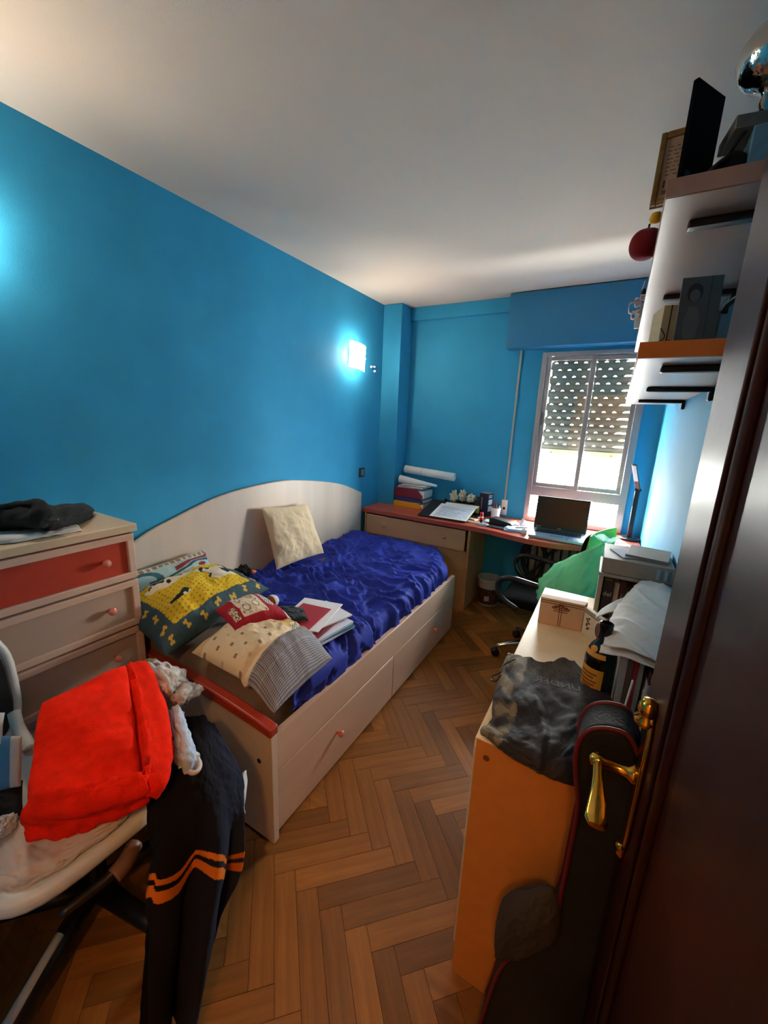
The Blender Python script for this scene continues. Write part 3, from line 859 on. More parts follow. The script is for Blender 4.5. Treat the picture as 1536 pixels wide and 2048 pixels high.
# desk lamp with a flat head
dl = thing('desk_lamp', 'slim black desk lamp with a flat tilted head at the right wall', 'lamp', (2.168, 3.40, DZ))
DLB = C('lamp_black', (26, 18, 20), rough=.3)
MB().lathe([(.064, 0), (.066, .004), (.066, .014), (.060, .018), (0, .018)], 32, (2.166, 3.40, DZ)).build('base', DLB, dl, smooth=True, angle=40)
MB().box(2.148, 2.180, 3.394, 3.410, DZ + .016, 1.125).build('stem', DLB, dl, bevel=.005)
MB().tube([(2.146, 3.402, 1.125), (2.186, 3.402, 1.125)], .011, 14).build('hinge', DLB, dl, smooth=True, angle=40)
M = frame((2.165, 3.402, 1.130), (-.055, -.10, .19), (.034, -.018, 0))
MB(M).box(.0, .215, -.017, .017, -.006, .006).build('arm_head', DLB, dl, bevel=.003)
MB(M).box(.075, .208, -.013, .013, -.0075, -.006).build('led_panel', C('led_diffuser', (214, 214, 214), rough=.4), dl)
MB().lathe([(.004, 0), (.004, .0006)], 10, (2.14, 3.345, DZ + .0180)).build('touch_button', WHITE, dl)

# ------------------------------------------------------------------ under the desk: bin, radiator
bn = thing('waste_bin', 'translucent plastic tub with a dark label used as a waste bin under the desk', 'bin', (1.195, 3.32, 0))
BC = (1.195, 3.31, 0)
MB().lathe([(.078, .002), (.082, .006), (.098, .225), (.103, .228), (.103, .245), (.097, .247), (.094, .225), (.078, .01), (0, .01)], 30, BC, cap=False).build('tub', C('tub_plastic', (176, 168, 160), rough=.4), bn, smooth=True, angle=40)
MB().lathe([(.0838, .02), (.0945, .165)], 30, BC, cap=False).build('label', C('tub_label', (52, 26, 20), rough=.5, col2=(96, 60, 52), vscale=26), bn, smooth=True)
MB(rotz(BC, -68)).box(.083, .0975, -.045, -.005, .06, .10).build('label_patch', C('tub_patch', (190, 182, 172)), bn)
rd = thing('radiator', 'old ribbed radiator under the desk below the window', 'radiator', (1.75, 3.5, .1))
RDM = C('radiator_paint', (150, 130, 122), rough=.5)
rmesh = None
for k in range(11):
    x = 1.44 + k * .062
    if rmesh is None:
        o = MB().box(-.024, .024, -.045, .045, .10, .66).build('rib', RDM, rd, bevel=.012, seg=3); rmesh = o
    else:
        o = rmesh.copy(); COL.objects.link(o)
    o.location = (x, 3.49, 0)
MB().tube([(1.42, 3.49, .14), (2.08, 3.49, .14)], .018, 10).tube([(1.42, 3.49, .62), (2.08, 3.49, .62)], .018, 10).tube([(1.45, 3.49, .0), (1.45, 3.49, .14)], .012, 8).build('pipes', RDM, rd, smooth=True)
cbm = MB().tube(spline([(1.50, 3.42, .62), (1.42, 3.40, .52), (1.46, 3.40, .34), (1.56, 3.41, .30), (1.60, 3.42, .50), (1.52, 3.42, .60), (1.44, 3.41, .48), (1.50, 3.40, .33), (1.66, 3.42, .55), (1.8, 3.43, .60)], 60), .013, 8)
tag(cbm.build('cable_bundle', BLACK, smooth=True), 'thick bundle of black cables hanging on the radiator', 'cable')

# ================================================================== soft surface tools
def sr(*c):
    return lin(c)

def cushion(quad, T0, T1, p=2.5, q=.5, pinch=.06, wr=.006, freq=9., seed=0, colfn=None, nu=60, nv=60, aniso=(1, 1), fold=None, corner=0.):
    """Closed soft slab spanned between four corner points: (-1,-1),(1,-1),(1,1),(-1,1)."""
    A, B, C_, D = [Vector(x) for x in quad]
    n = ((B - A).cross(D - A)).normalized()
    if n.z < 0 and abs(n.z) > .2: n = -n
    m_ = MB()
    W = ((B - A).length + (C_ - D).length) / 2; H = ((D - A).length + (C_ - B).length) / 2
    def pos(u, v, sgn):
        a, b = 2 * u - 1, 2 * v - 1
        pa = a * (1 - pinch * (1 - b * b) * a * a); pb = b * (1 - pinch * (1 - a * a) * b * b)
        if corner: k_ = 1 - corner * a * a * b * b; pa *= k_; pb *= k_
        s, t = (pa + 1) / 2, (pb + 1) / 2
        P = A * (1 - s) * (1 - t) + B * s * (1 - t) + C_ * s * t + D * (1 - s) * t
        pr = (max(0, 1 - abs(a) ** p) * max(0, 1 - abs(b) ** p)) ** q
        w_ = 0
        if wr:
            g_ = Vector((s * W * freq * aniso[0] + seed * 5.3, t * H * freq * aniso[1] + seed, sgn * 2.))
            w_ = wr * (fbm(g_, 4) + .9 * (.35 - abs(noise.noise(g_ * .8 + Vector((3, 7, 1))))))
        off = (T0 if sgn > 0 else T1) * pr + w_ * (.25 + .75 * min(1, pr * 1.4)) * (1 if sgn > 0 else .4)
        P = P + n * (off * (1 if sgn > 0 else -1))
        if fold: P = P + n * fold(s, t)
        return P
    m_.grid(lambda u, v: pos(u, v, 1), nu, nv, (lambda u, v: colfn(u, v, 1)) if colfn else None)
    m_.grid(lambda u, v: pos(u, v, -1), nu, nv, (lambda u, v: colfn(u, v, -1)) if colfn else None)
    return m_

def surf(ctrl, nu, nv, disp=None, colfn=None, closed=False):
    """Smooth tensor surface through rows of control points."""
    rows = [spline(r, nu) for r in ctrl]
    cols = [spline([rows[j][i] for j in range(len(rows))], nv) for i in range(nu + 1)]
    m_ = MB()
    def fn(u, v):
        i, j = round(u * nu), round(v * nv)
        P = cols[i][j]
        if disp:
            a = cols[min(i + 1, nu)][j] - cols[max(i - 1, 0)][j]
            b = cols[i][min(j + 1, nv)] - cols[i][max(j - 1, 0)]
            n = a.cross(b)
            if n.length > 1e-9:
                n.normalize()
                d = disp(u, v)
                return P + (n * d if not isinstance(d, Vector) else d)
        return P
    m_.grid(fn, nu, nv, colfn)
    return m_

def pz(*L):
    return [at(x, y, 2, z) for x, y, z in L]
def py_(*L):
    return [at(x, y, 1, yy) for x, y, yy in L]

# ================================================================== office chair at the desk
oc = thing('office_chair', 'black and lime green office chair between the desk and the low cabinet', 'chair', (1.73, 2.64, 0))
OC = Vector((1.73, 2.64, 0))
for k in range(5):
    a = math.radians(203 + 72 * k)
    e = OC + Vector((math.cos(a) * .285, math.sin(a) * .285, .075))
    ar = MB().tube(spline([OC + Vector((0, 0, .115)), OC + (e - OC) * .5 + Vector((0, 0, .075)), e], 8), [.020, .019, .018, .017, .0165, .016, .0155, .015, .014], 10).build('base_arm', CHROME, oc, smooth=True)
    MB().lathe([(.024, -.020), (.027, -.016), (.027, -.004), (.02, -.001), (.02, .001), (.027, .004), (.027, .016), (.024, .020)], 16, (e.x, e.y, .027), (math.sin(a), -math.cos(a), 0)).build('caster', BLACK, ar, smooth=True, angle=40)
MB().tube([OC + Vector((0, 0, .10)), OC + Vector((0, 0, .40))], .025, 14).build('gas_column', BLACK, oc, smooth=True, angle=40)
CHB = C('chair_black_fabric', (11, 11, 13), rough=.95, spec=.08)
qd = [(1.47, 2.40, .455), (1.97, 2.40, .455), (1.97, 2.88, .455), (1.47, 2.88, .455)]
cushion(qd, .045, .03, p=6, q=.45, pinch=.03, wr=.002).build('seat', CHB, oc, smooth=True, weld=True)
for yy in (2.385, 2.895):
    pts = spline([(1.60, yy, .44), (1.50, yy - .01, .50), (1.47, yy, .585), (1.53, yy, .632), (1.68, yy, .622), (1.83, yy, .600), (1.90, yy, .56), (1.90, yy, .47)], 40)
    MB().tube(pts, [.018] * 41, 10).build('armrest', C('armrest_grey', (18, 20, 24), rough=.28), oc, smooth=True)
# curved back: lime mesh in a black frame
bkc = []
def backp(s, z, off=0.):
    # s across (-1 near .. 1 far)
    x = 1.93 + .075 * s + .035 * s * s; y = 2.60 + .21 * s
    return Vector((x + .10 * (z - .55) + off, y - off * .4, z))
LIME = C('lime_mesh', (150, 206, 70), rough=.6, transl=.3)
m_ = MB(); m_.grid(lambda u, v: backp((2 * u - 1) * (.93 - .12 * (2 * v - 1) ** 4), .56 + .40 * v), 18, 14)
m_.build('back_mesh', LIME, oc, smooth=True, solid=.008)
fp = []
for k in range(44):
    a = 2 * PI * k / 44
    s = math.copysign(abs(math.cos(a)) ** .45, math.cos(a)); v = math.copysign(abs(math.sin(a)) ** .45, math.sin(a))
    fp.append(backp(s * .93, .745 + .20 * v, .004))
MB().tube([p + Vector((-.022, .006, -.008)) for p in fp], .012, 10, closed=True).build('back_frame', CHB, oc, smooth=True)
MB().tube(spline([(1.80, 2.62, .41), (1.97, 2.60, .43), (1.99, 2.60, .6), (1.985, 2.60, .75)], 16), .02, 10).build('back_bar', CHB, oc, smooth=True)

# green plastic bag standing on the chair seat
gb = thing('plastic_bag', 'knotted green plastic bag standing on the office chair', 'bag', (1.85, 2.42, .5))
GBAG = C('green_film', (140, 222, 174), rough=.3, spec=.5, transl=.45, alpha=.92, bump=1., bscale=9)
kn = Vector((2.008, 2.36, .955))
def bagfn(u, v):
    # v 0 bottom -> 1 knot
    a = u * 2 * PI
    lv_ = [(0, .02), (.03, .72), (.12, .98), (.35, 1.0), (.55, .86), (.75, .52), (.9, .2), (1, .07)]
    for i in range(len(lv_) - 1):
        if lv_[i][0] <= v <= lv_[i + 1][0]:
            f = (v - lv_[i][0]) / (lv_[i + 1][0] - lv_[i][0]); f = f * f * (3 - 2 * f) * .5 + f * .5
            r = lv_[i][1] + (lv_[i + 1][1] - lv_[i][1]) * f; break
    base = Vector((1.852, 2.405, .512)); 
    c = base.lerp(kn, v ** 1.1) + Vector((-.035 * math.sin(v * PI), 0, 0))
    c.z = .512 + (kn.z - .512) * v
    cr = 1 + .10 * math.sin(a * 9 + 3 * v) * smoothstep(.25, .95, v) + .13 * fbm((math.cos(a) * 1.6, math.sin(a) * 1.6, v * 3.0), 4) + .34 * max(0, .3 - abs(noise.noise(Vector((math.cos(a) * 2.2 + v * 1.5, math.sin(a) * 2.2, v * 2.6 + math.cos(a)))))) + .05 * fbm((math.cos(a) * 5, math.sin(a) * 5, v * 8), 3)
    return c + Vector((math.cos(a) * .152 * r * cr, math.sin(a) * .135 * r * cr, .02 * fbm((math.cos(a) * 2, math.sin(a) * 2, v * 3 + 9), 3)))
m_ = MB(); m_.grid(bagfn, 90, 60); m_.build('film', GBAG, gb, smooth=True, weld=True)
m_ = MB(); m_.grid(lambda u, v: kn + Vector((math.cos(u * 2 * PI) * (.012 + .038 * v) * (1 + .3 * math.sin(u * 2 * PI * 6)), math.sin(u * 2 * PI) * (.012 + .035 * v) * (1 + .3 * math.cos(u * 2 * PI * 5)), -.002 + .03 * v + .012 * math.sin(u * 2 * PI * 4) * v)), 48, 10)
m_.build('knot_frill', C('green_film_pale', (176, 226, 206), rough=.3, transl=.4, alpha=.9), gb, smooth=True)
crumple('bag_contents', (1.87, 2.405, .655), (.085, .08, .10), C('olive_contents', (96, 112, 50), rough=.7), None, None, 21, amp=.3, parent=gb)
crumple('bag_contents', (1.80, 2.40, .585), (.075, .08, .05), C('dark_contents', (30, 52, 44), rough=.6), None, None, 23, amp=.3, parent=gb)

# ================================================================== on the low cabinet
# printed cream carton with a folded wing
KZ_ = KZ
ct = thing('printed_carton', 'cream carton printed with thin ornamental lines on the low cabinet', 'box', (1.92, 1.6, KZ_))
CRM = C('cream_carton', (206, 168, 136), rough=.7, var=.03, vscale=40)
CRM2 = C('cream_carton_side', (214, 200, 174), rough=.7)
c0, c1, c2 = Vector((1.815, 1.548)), Vector((1.968, 1.562)), Vector((2.046, 1.462))
b0, b1, b2 = Vector((1.812, 1.585)), Vector((1.976, 1.60)), Vector((2.055, 1.63))
hC = .108
ob = [tuple(c0), tuple(c1), tuple(b1), tuple(b0)]
MB().prism(ob, KZ_ + .001, KZ_ + hC).build('carton_body', CRM, ct, bevel=.001)
ob = [tuple(c1 + Vector((.002, 0))), tuple(c2), tuple(c2 + Vector((.012, .01))), tuple(c1 + Vector((.014, .012)))]
MB().prism(ob, KZ_ + .001, KZ_ + hC - .005).build('carton_wing', CRM2, ct, bevel=.001)
LINE = C('carton_print', (92, 56, 40), rough=.7)
def pface(o, e, s, z, w, h, name='print_line', m=None, d=.0007):
    """thin printed bar on the vertical face from o along e, s metres in, z up"""
    e = e.normalized(); nrm = Vector((e.y, -e.x))
    M = frame((o.x + e.x * s + nrm.x * d, o.y + e.y * s + nrm.y * d, KZ_ + z), (e.x, e.y, 0), (0, 0, 1))
    return MB(M).box(-w / 2, w / 2, -h / 2, h / 2, -.0006, .0006).build(name, m or LINE, ct)
e1 = c1 - c0; e2 = c2 - c1
for dz in (0, .008):
    pface(c0, e1, .0765, .099 - dz, .150, .0022); pface(c1, e2, .065, .096 - dz, .12, .0022)
for ds in (-.004, .004):
    pface(c0, e1, .075 + ds, .05, .0022, .092)
for dz in (.070, .062):
    pface(c0, e1, .075, dz, .05, .0022)
for k, (ds, dz) in enumerate([(x_ * .007, .088 - abs(x_) * .003) for x_ in range(-4, 5)]):
    pface(c0, e1, .075 + ds, dz, .0052, .008 + .003 * (k % 2), 'print_flourish')
for k in range(7):
    pface(c0, e1, .058 + .0057 * k, .077 + .003 * math.sin(k * 2.1), .004, .006, 'print_flourish')
e2n = e2.normalized(); nr = Vector((e2n.y, -e2n.x))
def oval(s, z, rw, rh, m, d, name):
    M = frame((c1.x + e2n.x * s + nr.x * d, c1.y + e2n.y * s + nr.y * d, KZ_ + z), (e2n.x, e2n.y, 0), (0, 0, 1))
    MB(M).prism([(rw * math.cos(q), rh * math.sin(q)) for q in [2 * PI * k / 24 for k in range(24)]], -.0006, .0006).build(name, m, ct)
oval(.088, .056, .022, .034, C('oval_rim', (226, 220, 206)), .0008, 'print_oval')
oval(.088, .056, .016, .028, C('oval_brown', (108, 80, 62)), .0016, 'print_oval')
for k in range(8):
    pface(c1, e2, .03 + .007 * math.sin(k * 1.9), .03 + .006 * k, .007, .006, 'print_flourish', C('flourish_brown', (82, 54, 34)), .001)

# grey organizer with books inside
og = thing('desk_organizer', 'grey open fronted organizer with books standing on the low cabinet', 'organizer', (2.12, 1.82, KZ_))
GL = C('grey_laminate', (138, 132, 122), rough=.55, var=.06, vscale=50)
X0, X1, Y0, Y1, ZT = 1.998, RX - .006, 1.70, 1.925, 1.066
b = MB().box(X0, X0 + .016, Y0, Y1, KZ_ + .0005, ZT - .075).box(X1 - .012, X1, Y0, Y1, KZ_ + .0005, ZT - .075).box(X0 + .016, X1 - .012, Y1 - .01, Y1, KZ_ + .0005, ZT - .075).box(X0 + .016, X1 - .012, Y0, Y1 - .01, KZ_ + .0005, KZ_ + .012)
b.build('carcass', GL, og, bevel=.0015)
MB().box(X0 - .004, X1, Y0 - .006, Y1, ZT - .075, ZT - .062).build('top_ledge', GL, og, bevel=.002)
MB().box(X0 + .004, X1 - .002, Y0 - .002, Y1, ZT - .061, ZT).build('upper_drawer', GL, og, bevel=.002)
for k in range(4):
    MB().box(X1 - .055 + .012 * k, X1 - .047 + .012 * k, Y0 - .0032, Y0 - .0018, ZT - .05, ZT - .012).build('sticker_strip', C('sticker_glass_%d' % (k % 2), ((150, 170, 186), (92, 110, 132))[k % 2], rough=.3), og)
def book(x0, x1, y0, y1, z0, z1, cov, label, axis='x', name='book', grp=None, page=None):
    """closed book; spine on the -axis side"""
    t = thing(name, label, 'book', ((x0 + x1) / 2, (y0 + y1) / 2, z0), grp)
    cm = C('book_cover_%d_%d_%d' % cov, cov, rough=.5)
    pg = page or C('book_pages', (206, 196, 176), rough=.85)
    if axis == 'flat':      # lying, spine to -x
        MB().box(x0, x1, y0, y1, z0, z0 + .0025).box(x0, x1, y0, y1, z1 - .0025, z1).box(x0, x0 + .004, y0, y1, z0 + .0025, z1 - .0025).build('cover', cm, t, bevel=.001)
        MB().box(x0 + .004, x1 - .004, y0 + .004, y1 - .004, z0 + .0026, z1 - .0026).build('pages', pg, t)
    else:                   # standing, spine to -y (towards the doorway)
        MB().box(x0, x0 + .002, y0, y1, z0, z1).box(x1 - .002, x1, y0, y1, z0, z1).box(x0 + .002, x1 - .002, y0, y0 + .003, z0, z1).build('cover', cm, t, bevel=.0008)
        MB().box(x0 + .002, x1 - .002, y0 + .003, y1 - .004, z0 + .003, z1 - .004).build('pages', pg, t)
    return t
zb_ = KZ_ + .0125
book(X0 + .020, X0 + .055, Y0 + .02, Y1 - .02, zb_, zb_ + .155, (40, 36, 40), 'dark book standing at the left inside the grey organizer', grp='books in the organizer')
book(X0 + .057, X0 + .075, Y0 + .03, Y1 - .02, zb_, zb_ + .15, (186, 170, 160), 'thin pale book second from the left inside the organizer', grp='books in the organizer')
book(X0 + .077, X0 + .098, Y0 + .03, Y1 - .02, zb_, zb_ + .16, (70, 30, 30), 'dark red book standing third inside the organizer', grp='books in the organizer')
zz = zb_
for k, (h, c_, lb) in enumerate(((.026, (60, 54, 50), 'dark book lying lowest in the organizer'), (.028, (150, 140, 110), 'yellowish book lying second in the organizer'), (.034, (90, 60, 50), 'brown book lying third in the organizer'), (.02, (196, 186, 150), 'cream book lying fourth in the organizer'), (.018, (170, 166, 158), 'grey booklet lying on top inside the organizer'))):
    book(X0 + .102, X1 - .016, Y0 + .02 + .006 * (k % 2), Y1 - .03, zz, zz + h - .0006, c_, lb, 'flat', grp='books in the organizer'); zz += h
text_mesh('spine_text', 'del', .026, frame((X0 + .0375, Y0 + .0196, zb_ + .10), (1, 0, 0), (0, 0, 1)), C('spine_white', (190, 186, 182)), og)
MB().tube(spline([(X0 + .02, 1.66, KZ_ + .012), (X0 + .05, 1.64, KZ_ + .03), (X0 + .09, 1.65, KZ_ + .02), (X0 + .12, 1.62, KZ_ + .012)], 20), .010, 8).build('cable', BLACK, og, smooth=True)
# grey folders lying on the organizer
slab('grey_folder', 2.155, 1.83, ZT + .0005, .14, .17, .012, -8, C('grey_folder', (120, 116, 108), rough=.6), 'grey folder lying on the organizer against the wall', 'folder')
slab('bluish_envelope', 2.085, 1.80, ZT + .0005, .09, .12, .003, 22, C('bluish_paper', (160, 166, 184), rough=.7), 'bluish envelope lying on the organizer beside the grey folder', 'envelope')

# row of standing books along the wall and the stack of pale books in front
bx = [(.016, .168, (150, 152, 158), 'thin grey binder standing first beside the dark bottle'), (.014, .160, (86, 66, 60), 'thin brown binder standing second beside the bottle'), (.011, .158, (150, 30, 40), 'thin red binder standing between brown and grey ones'), (.012, .158, (140, 144, 142), 'thin silver binder standing fourth beside the red one')]
x = 2.077
for w_, h, c_, lb in bx:
    book(x, x + w_ - .0008, 1.145, 1.40, KZ_ + .0005, KZ_ + h, c_, lb, grp='binders standing by the bottle'); x += w_
tag(MB().box(2.134, RX - .006, 1.105, 1.30, KZ_ + .0005, KZ_ + .055).build('black_case', C('case_dark', (12, 12, 14), rough=.5), bevel=.004), 'black box under the pale books beside the door handle', 'box')
zz = KZ_ + .0558
for k, (h, c_, lb) in enumerate(((.036, (190, 186, 180), 'thick pale book lying lowest on the black box'), (.026, (176, 172, 168), 'pale book lying in the middle on the black box'), (.034, (70, 26, 30), 'dark red covered book lying top on the black box'))):
    book(2.136 + .002 * k, RX - .008, 1.110 + .004 * k, 1.28, zz, zz + h - .0006, c_, lb, 'flat', grp='books stacked on the black box'); zz += h
slab('brown_box', 2.155, 1.52, KZ_ + .0005, .155, .28, .15, 0, C('brown_box', (84, 62, 50), rough=.6), 'brown box hidden under the white pillowcase by the wall', 'box')
tag(MB().tube(spline([(2.104, 1.09, .935), (2.100, 1.08, .90), (2.096, 1.075, .85), (2.090, 1.07, .81)], 14), .0025, 6).build('white_cable', WHITE, smooth=True), 'thin white cable hanging in front of the binders', 'cable')
# white pillowcase draped over the books
zs = zz + .024
wc = [[(2.03, 1.135, zs + .005), (2.07, 1.13, zs + .018), (2.12, 1.12, zs + .016), (2.17, 1.11, zs + .004), (2.215, 1.10, zs - .045)],
      [(2.035, 1.23, zs + .012), (2.08, 1.23, zs + .035), (2.13, 1.22, zs + .038), (2.18, 1.22, zs + .03), (2.228, 1.22, zs + .01)],
      [(2.055, 1.36, zs + .015), (2.09, 1.37, zs + .04), (2.14, 1.37, zs + .045), (2.19, 1.37, zs + .04), (2.23, 1.37, zs + .03)],
      [(2.085, 1.52, zs + .02), (2.115, 1.53, zs + .042), (2.15, 1.53, zs + .045), (2.195, 1.53, zs + .042), (2.23, 1.53, zs + .036)],
      [(2.12, 1.655, zs + .012), (2.14, 1.67, zs + .03), (2.17, 1.675, zs + .034), (2.20, 1.675, zs + .032), (2.232, 1.67, zs + .024)]]
def wdisp(u, v):
    return .012 * max(0, .22 - abs(noise.noise(Vector((u * 1.6 + 2 * v, v * 6 + 1.5 * u, 1.3))))) * 2 + .003 * fbm((u * 4, v * 8, 4))
pcs = thing('white_pillowcase', 'crumpled white pillowcase lying over the books by the door', 'pillowcase', (2.15, 1.4, zs))
surf(wc, 70, 120, wdisp).build('cloth', C('white_cotton', (216, 216, 212), rough=.85, bump=.2, bscale=60), pcs, smooth=True, solid=.004)
lower = [[(p[0] - .006 + .004 * k, p[1] - .004, p[2] - .022) for k, p in enumerate(r_)] for r_ in wc]
lower[0][4] = (2.205, 1.085, zs - .085)
surf(lower, 40, 60, wdisp).build('lower_layer', C('white_cotton', (206, 206, 202)), pcs, smooth=True, solid=.003)
surf([[(2.005, 1.40, zs - .035), (2.04, 1.41, zs - .01), (2.07, 1.42, zs)], [(2.02, 1.46, zs - .025), (2.05, 1.47, zs), (2.09, 1.48, zs + .01)], [(2.06, 1.53, zs - .01), (2.08, 1.53, zs + .005), (2.11, 1.53, zs + .015)]], 20, 20).build('corner_flap', C('white_cotton', (206, 206, 202)), pcs, smooth=True, solid=.003)

# dark bottle with orange labels
bt = thing('dark_bottle', 'dark glass bottle with yellow orange labels on the low cabinet', 'bottle', (2.032, 1.195, KZ_))
BO = (2.032, 1.195, KZ_ + .0005)
MB().lathe([(.036, 0), (.041, .004), (.041, .115), (.039, .132), (.030, .152), (.019, .168), (.0155, .182), (.0155, .205), (.0175, .206), (.0175, .222), (.0135, .224), (.0135, .215), (0, .214)], 32, BO, cap=False).build('glass', C('dark_glass', (10, 9, 8), rough=.16, spec=.4), bt, smooth=True, angle=50)
def wrap(rfun, z0, z1, a0, a1, m, name, parent, d=.0006):
    mm = MB(); mm.grid(lambda u, v: (BO[0] + (rfun(z0 + (z1 - z0) * v) + d) * math.cos(a0 + (a1 - a0) * u), BO[1] + (rfun(z0 + (z1 - z0) * v) + d) * math.sin(a0 + (a1 - a0) * u), BO[2] + z0 + (z1 - z0) * v), 20, 4)
    return mm.build(name, m, parent, smooth=True)
def rb(z):
    P_ = [(0, .041), (.115, .041), (.132, .039), (.152, .030), (.168, .019), (.23, .017)]
    for i in range(5):
        if P_[i][0] <= z <= P_[i + 1][0]:
            f = (z - P_[i][0]) / (P_[i + 1][0] - P_[i][0]); return P_[i][1] + f * (P_[i + 1][1] - P_[i][1])
    return .017
OR = C('label_orange', (212, 140, 34), rough=.5, col2=(186, 150, 60), vscale=60)
a0, a1 = math.radians(175), math.radians(285)
wrap(rb, .03, .095, a0, a1, OR, 'front_label', bt)
wrap(rb, .128, .141, a0, a1, OR, 'shoulder_label', bt)
M_ = frame((BO[0], BO[1], BO[2]), (1, 0, 0), (0, 1, 0))
an = math.radians(232); dv = Vector((math.cos(an), math.sin(an), 0))
MB().lathe([(.010, 0), (.010, .0012)], 18, Vector(BO) + dv * .0335 + Vector((0, 0, .150)), dv + Vector((0, 0, .45))).build('seal', OR, bt)
BRN = C('label_brown', (122, 58, 16), rough=.6)
for k, (z_, s_) in enumerate(((.078, .85), (.068, .6), (.056, .9), (.046, .75), (.038, .5))):
    wrap(rb, z_ - .003, z_ + .002, math.radians(230 - 45 * s_), math.radians(230 + 40 * s_), BRN, 'label_print', bt, .0011)

# dark shorts thrown on the cabinet
sz = KZ_ + .020
ctl = [pz((1016, 1308, sz + .006), (1050, 1312, sz + .012), (1085, 1322, sz + .010), (1120, 1318, sz + .010), (1150, 1318, sz + .004)),
       pz((1000, 1345, sz + .006), (1040, 1350, sz + .018), (1090, 1360, sz + .016), (1140, 1362, sz + .014), (1182, 1362, sz + .004)),
       pz((988, 1395, sz + .004), (1030, 1400, sz + .020), (1090, 1410, sz + .018), (1160, 1412, sz + .016), (1224, 1402, sz + .004)),
       pz((982, 1435, sz + .004), (1030, 1450, sz + .018), (1090, 1465, sz + .014), (1150, 1465, sz + .014), (1215, 1440, sz + .004)),
       pz((966, 1460, sz - .004), (1010, 1485, sz + .014), (1070, 1510, sz + .012), (1125, 1515, sz + .014), (1175, 1500, sz + .006)),
       pz((964, 1468, sz - .016), (1005, 1500, sz - .002), (1060, 1535, sz - .012), (1110, 1560, sz - .016), (1160, 1575, sz - .03))]
def shd(u, v):
    return .010 * fbm((u * 3.5 + v, v * 4.0, 2.2), 4) + .010 * (.3 - abs(noise.noise(Vector((u * 4 - v * 2, v * 3 + u, 7))))) - .010 * math.exp(-((u - .34 - .25 * v) / .035) ** 2) * smoothstep(.25, .5, v)
def shc(u, v):
    base = sr(35, 29, 32)
    if v < .17: base = sr(72, 60, 42) if (int(u * 40) + int(v * 90)) % 2 else sr(40, 33, 24)
    n_ = noise.noise(Vector((u * 9, v * 9, 3)))
    if u < .30 - .1 * v + .06 * n_ and n_ > -.18: base = sr(112, 98, 74) if n_ > .05 else sr(74, 64, 50)
    if .45 < v < .8 and u > .45 and n_ > .3: base = sr(36, 36, 40)
    return base
sho = thing('dark_shorts', 'dark patterned sports shorts thrown over the near end of the low cabinet', 'shorts', at(1090, 1430, 2, KZ_))
surf(ctl, 80, 110, shd, shc).build('cloth', mat('shorts_cloth', (60, 54, 54), rough=.8, attr='Col', bump=.3, bscale=300), sho, smooth=True, solid=.004)
tp = at(1115, 1369, 2, sz + .030); tq = at(1085, 1362, 2, sz + .030); tr_ = at(1112, 1385, 2, sz + .030)
text_mesh('printed_letters', 'UNDER', .036, frame(tp, tq - tp, tp - tr_ + (tp - tr_) * .2), C('letter_grey', (80, 74, 75), rough=.8), sho, ext=.0012)
MB().tube(spline(pz((1030, 1318, sz + .02), (1008, 1330, sz + .015), (1000, 1345, sz + .012), (985, 1352, sz + .004), (982, 1360, sz + .002), (992, 1362, sz + .004), (1002, 1350, sz + .012)), 30), .0022, 6).build('drawstring', BLACK, sho, smooth=True)
MB().lathe([(.004, 0), (.0045, .004), (0, .007)], 10, at(1018, 1309, 2, sz + .012)).build('cord_stopper', CHROME, sho, smooth=True)

# ------------------------------------------------------------------ guitar gig bag leaning on the cabinet end
gg = thing('gig_bag', 'black padded instrument bag with red piping leaning on the cabinet end', 'bag', (2.0, .75, 0))
yb = .735
GBK = C('gig_black', (20, 18, 18), rough=.75, bump=.3, bscale=200)
PIP = C('red_piping', (96, 12, 24), rough=.6)
def oxz(px, py): 
    p = at(px, py, 1, yb); return (p.x, p.z)
left = [(1160, 1478), (1151, 1510), (1152, 1560), (1156, 1610), (1150, 1650), (1140, 1700), (1128, 1760), (1112, 1830), (1085, 1875), (1045, 1898), (1012, 1922), (988, 1965), (965, 2035)]
L2 = [oxz(*q) for q in left]
L2 += [(1.895, .06), (1.915, .025), (1.95, .012)]
cxl = 2.035
R2 = [(2 * cxl - x + (.0 if z > .5 else .0), z) for x, z in L2]
R2 = [(min(x, 2.155), z) for x, z in R2]
topm = [(p[0], p[1]) for p in [oxz(1175, 1462), oxz(1195, 1456), oxz(1225, 1458)]]
ob2 = [(p.x, p.y) for p in spline([(a, b_, 0) for a, b_ in (L2[::-1] + topm + [(2 * cxl - a, b_) for a, b_ in topm[::-1]][0:0] + [(2.075, topm[-1][1] - .003), (2.098, L2[0][1])] + [(max(2.105, x), z) for x, z in R2[1:]])], 110)]
lean = lambda z: .0
y0_, y1_ = yb, yb + .085
body = MB().prism(ob2, y0_, y1_, ax=1).build('body', GBK, gg, bevel=.012, seg=3)
for yy in (y0_ - .001, y1_ - .008):
    MB().tube([(x, yy, z) for x, z in ob2], .004, 8, closed=True).build('piping', PIP, gg, smooth=True)
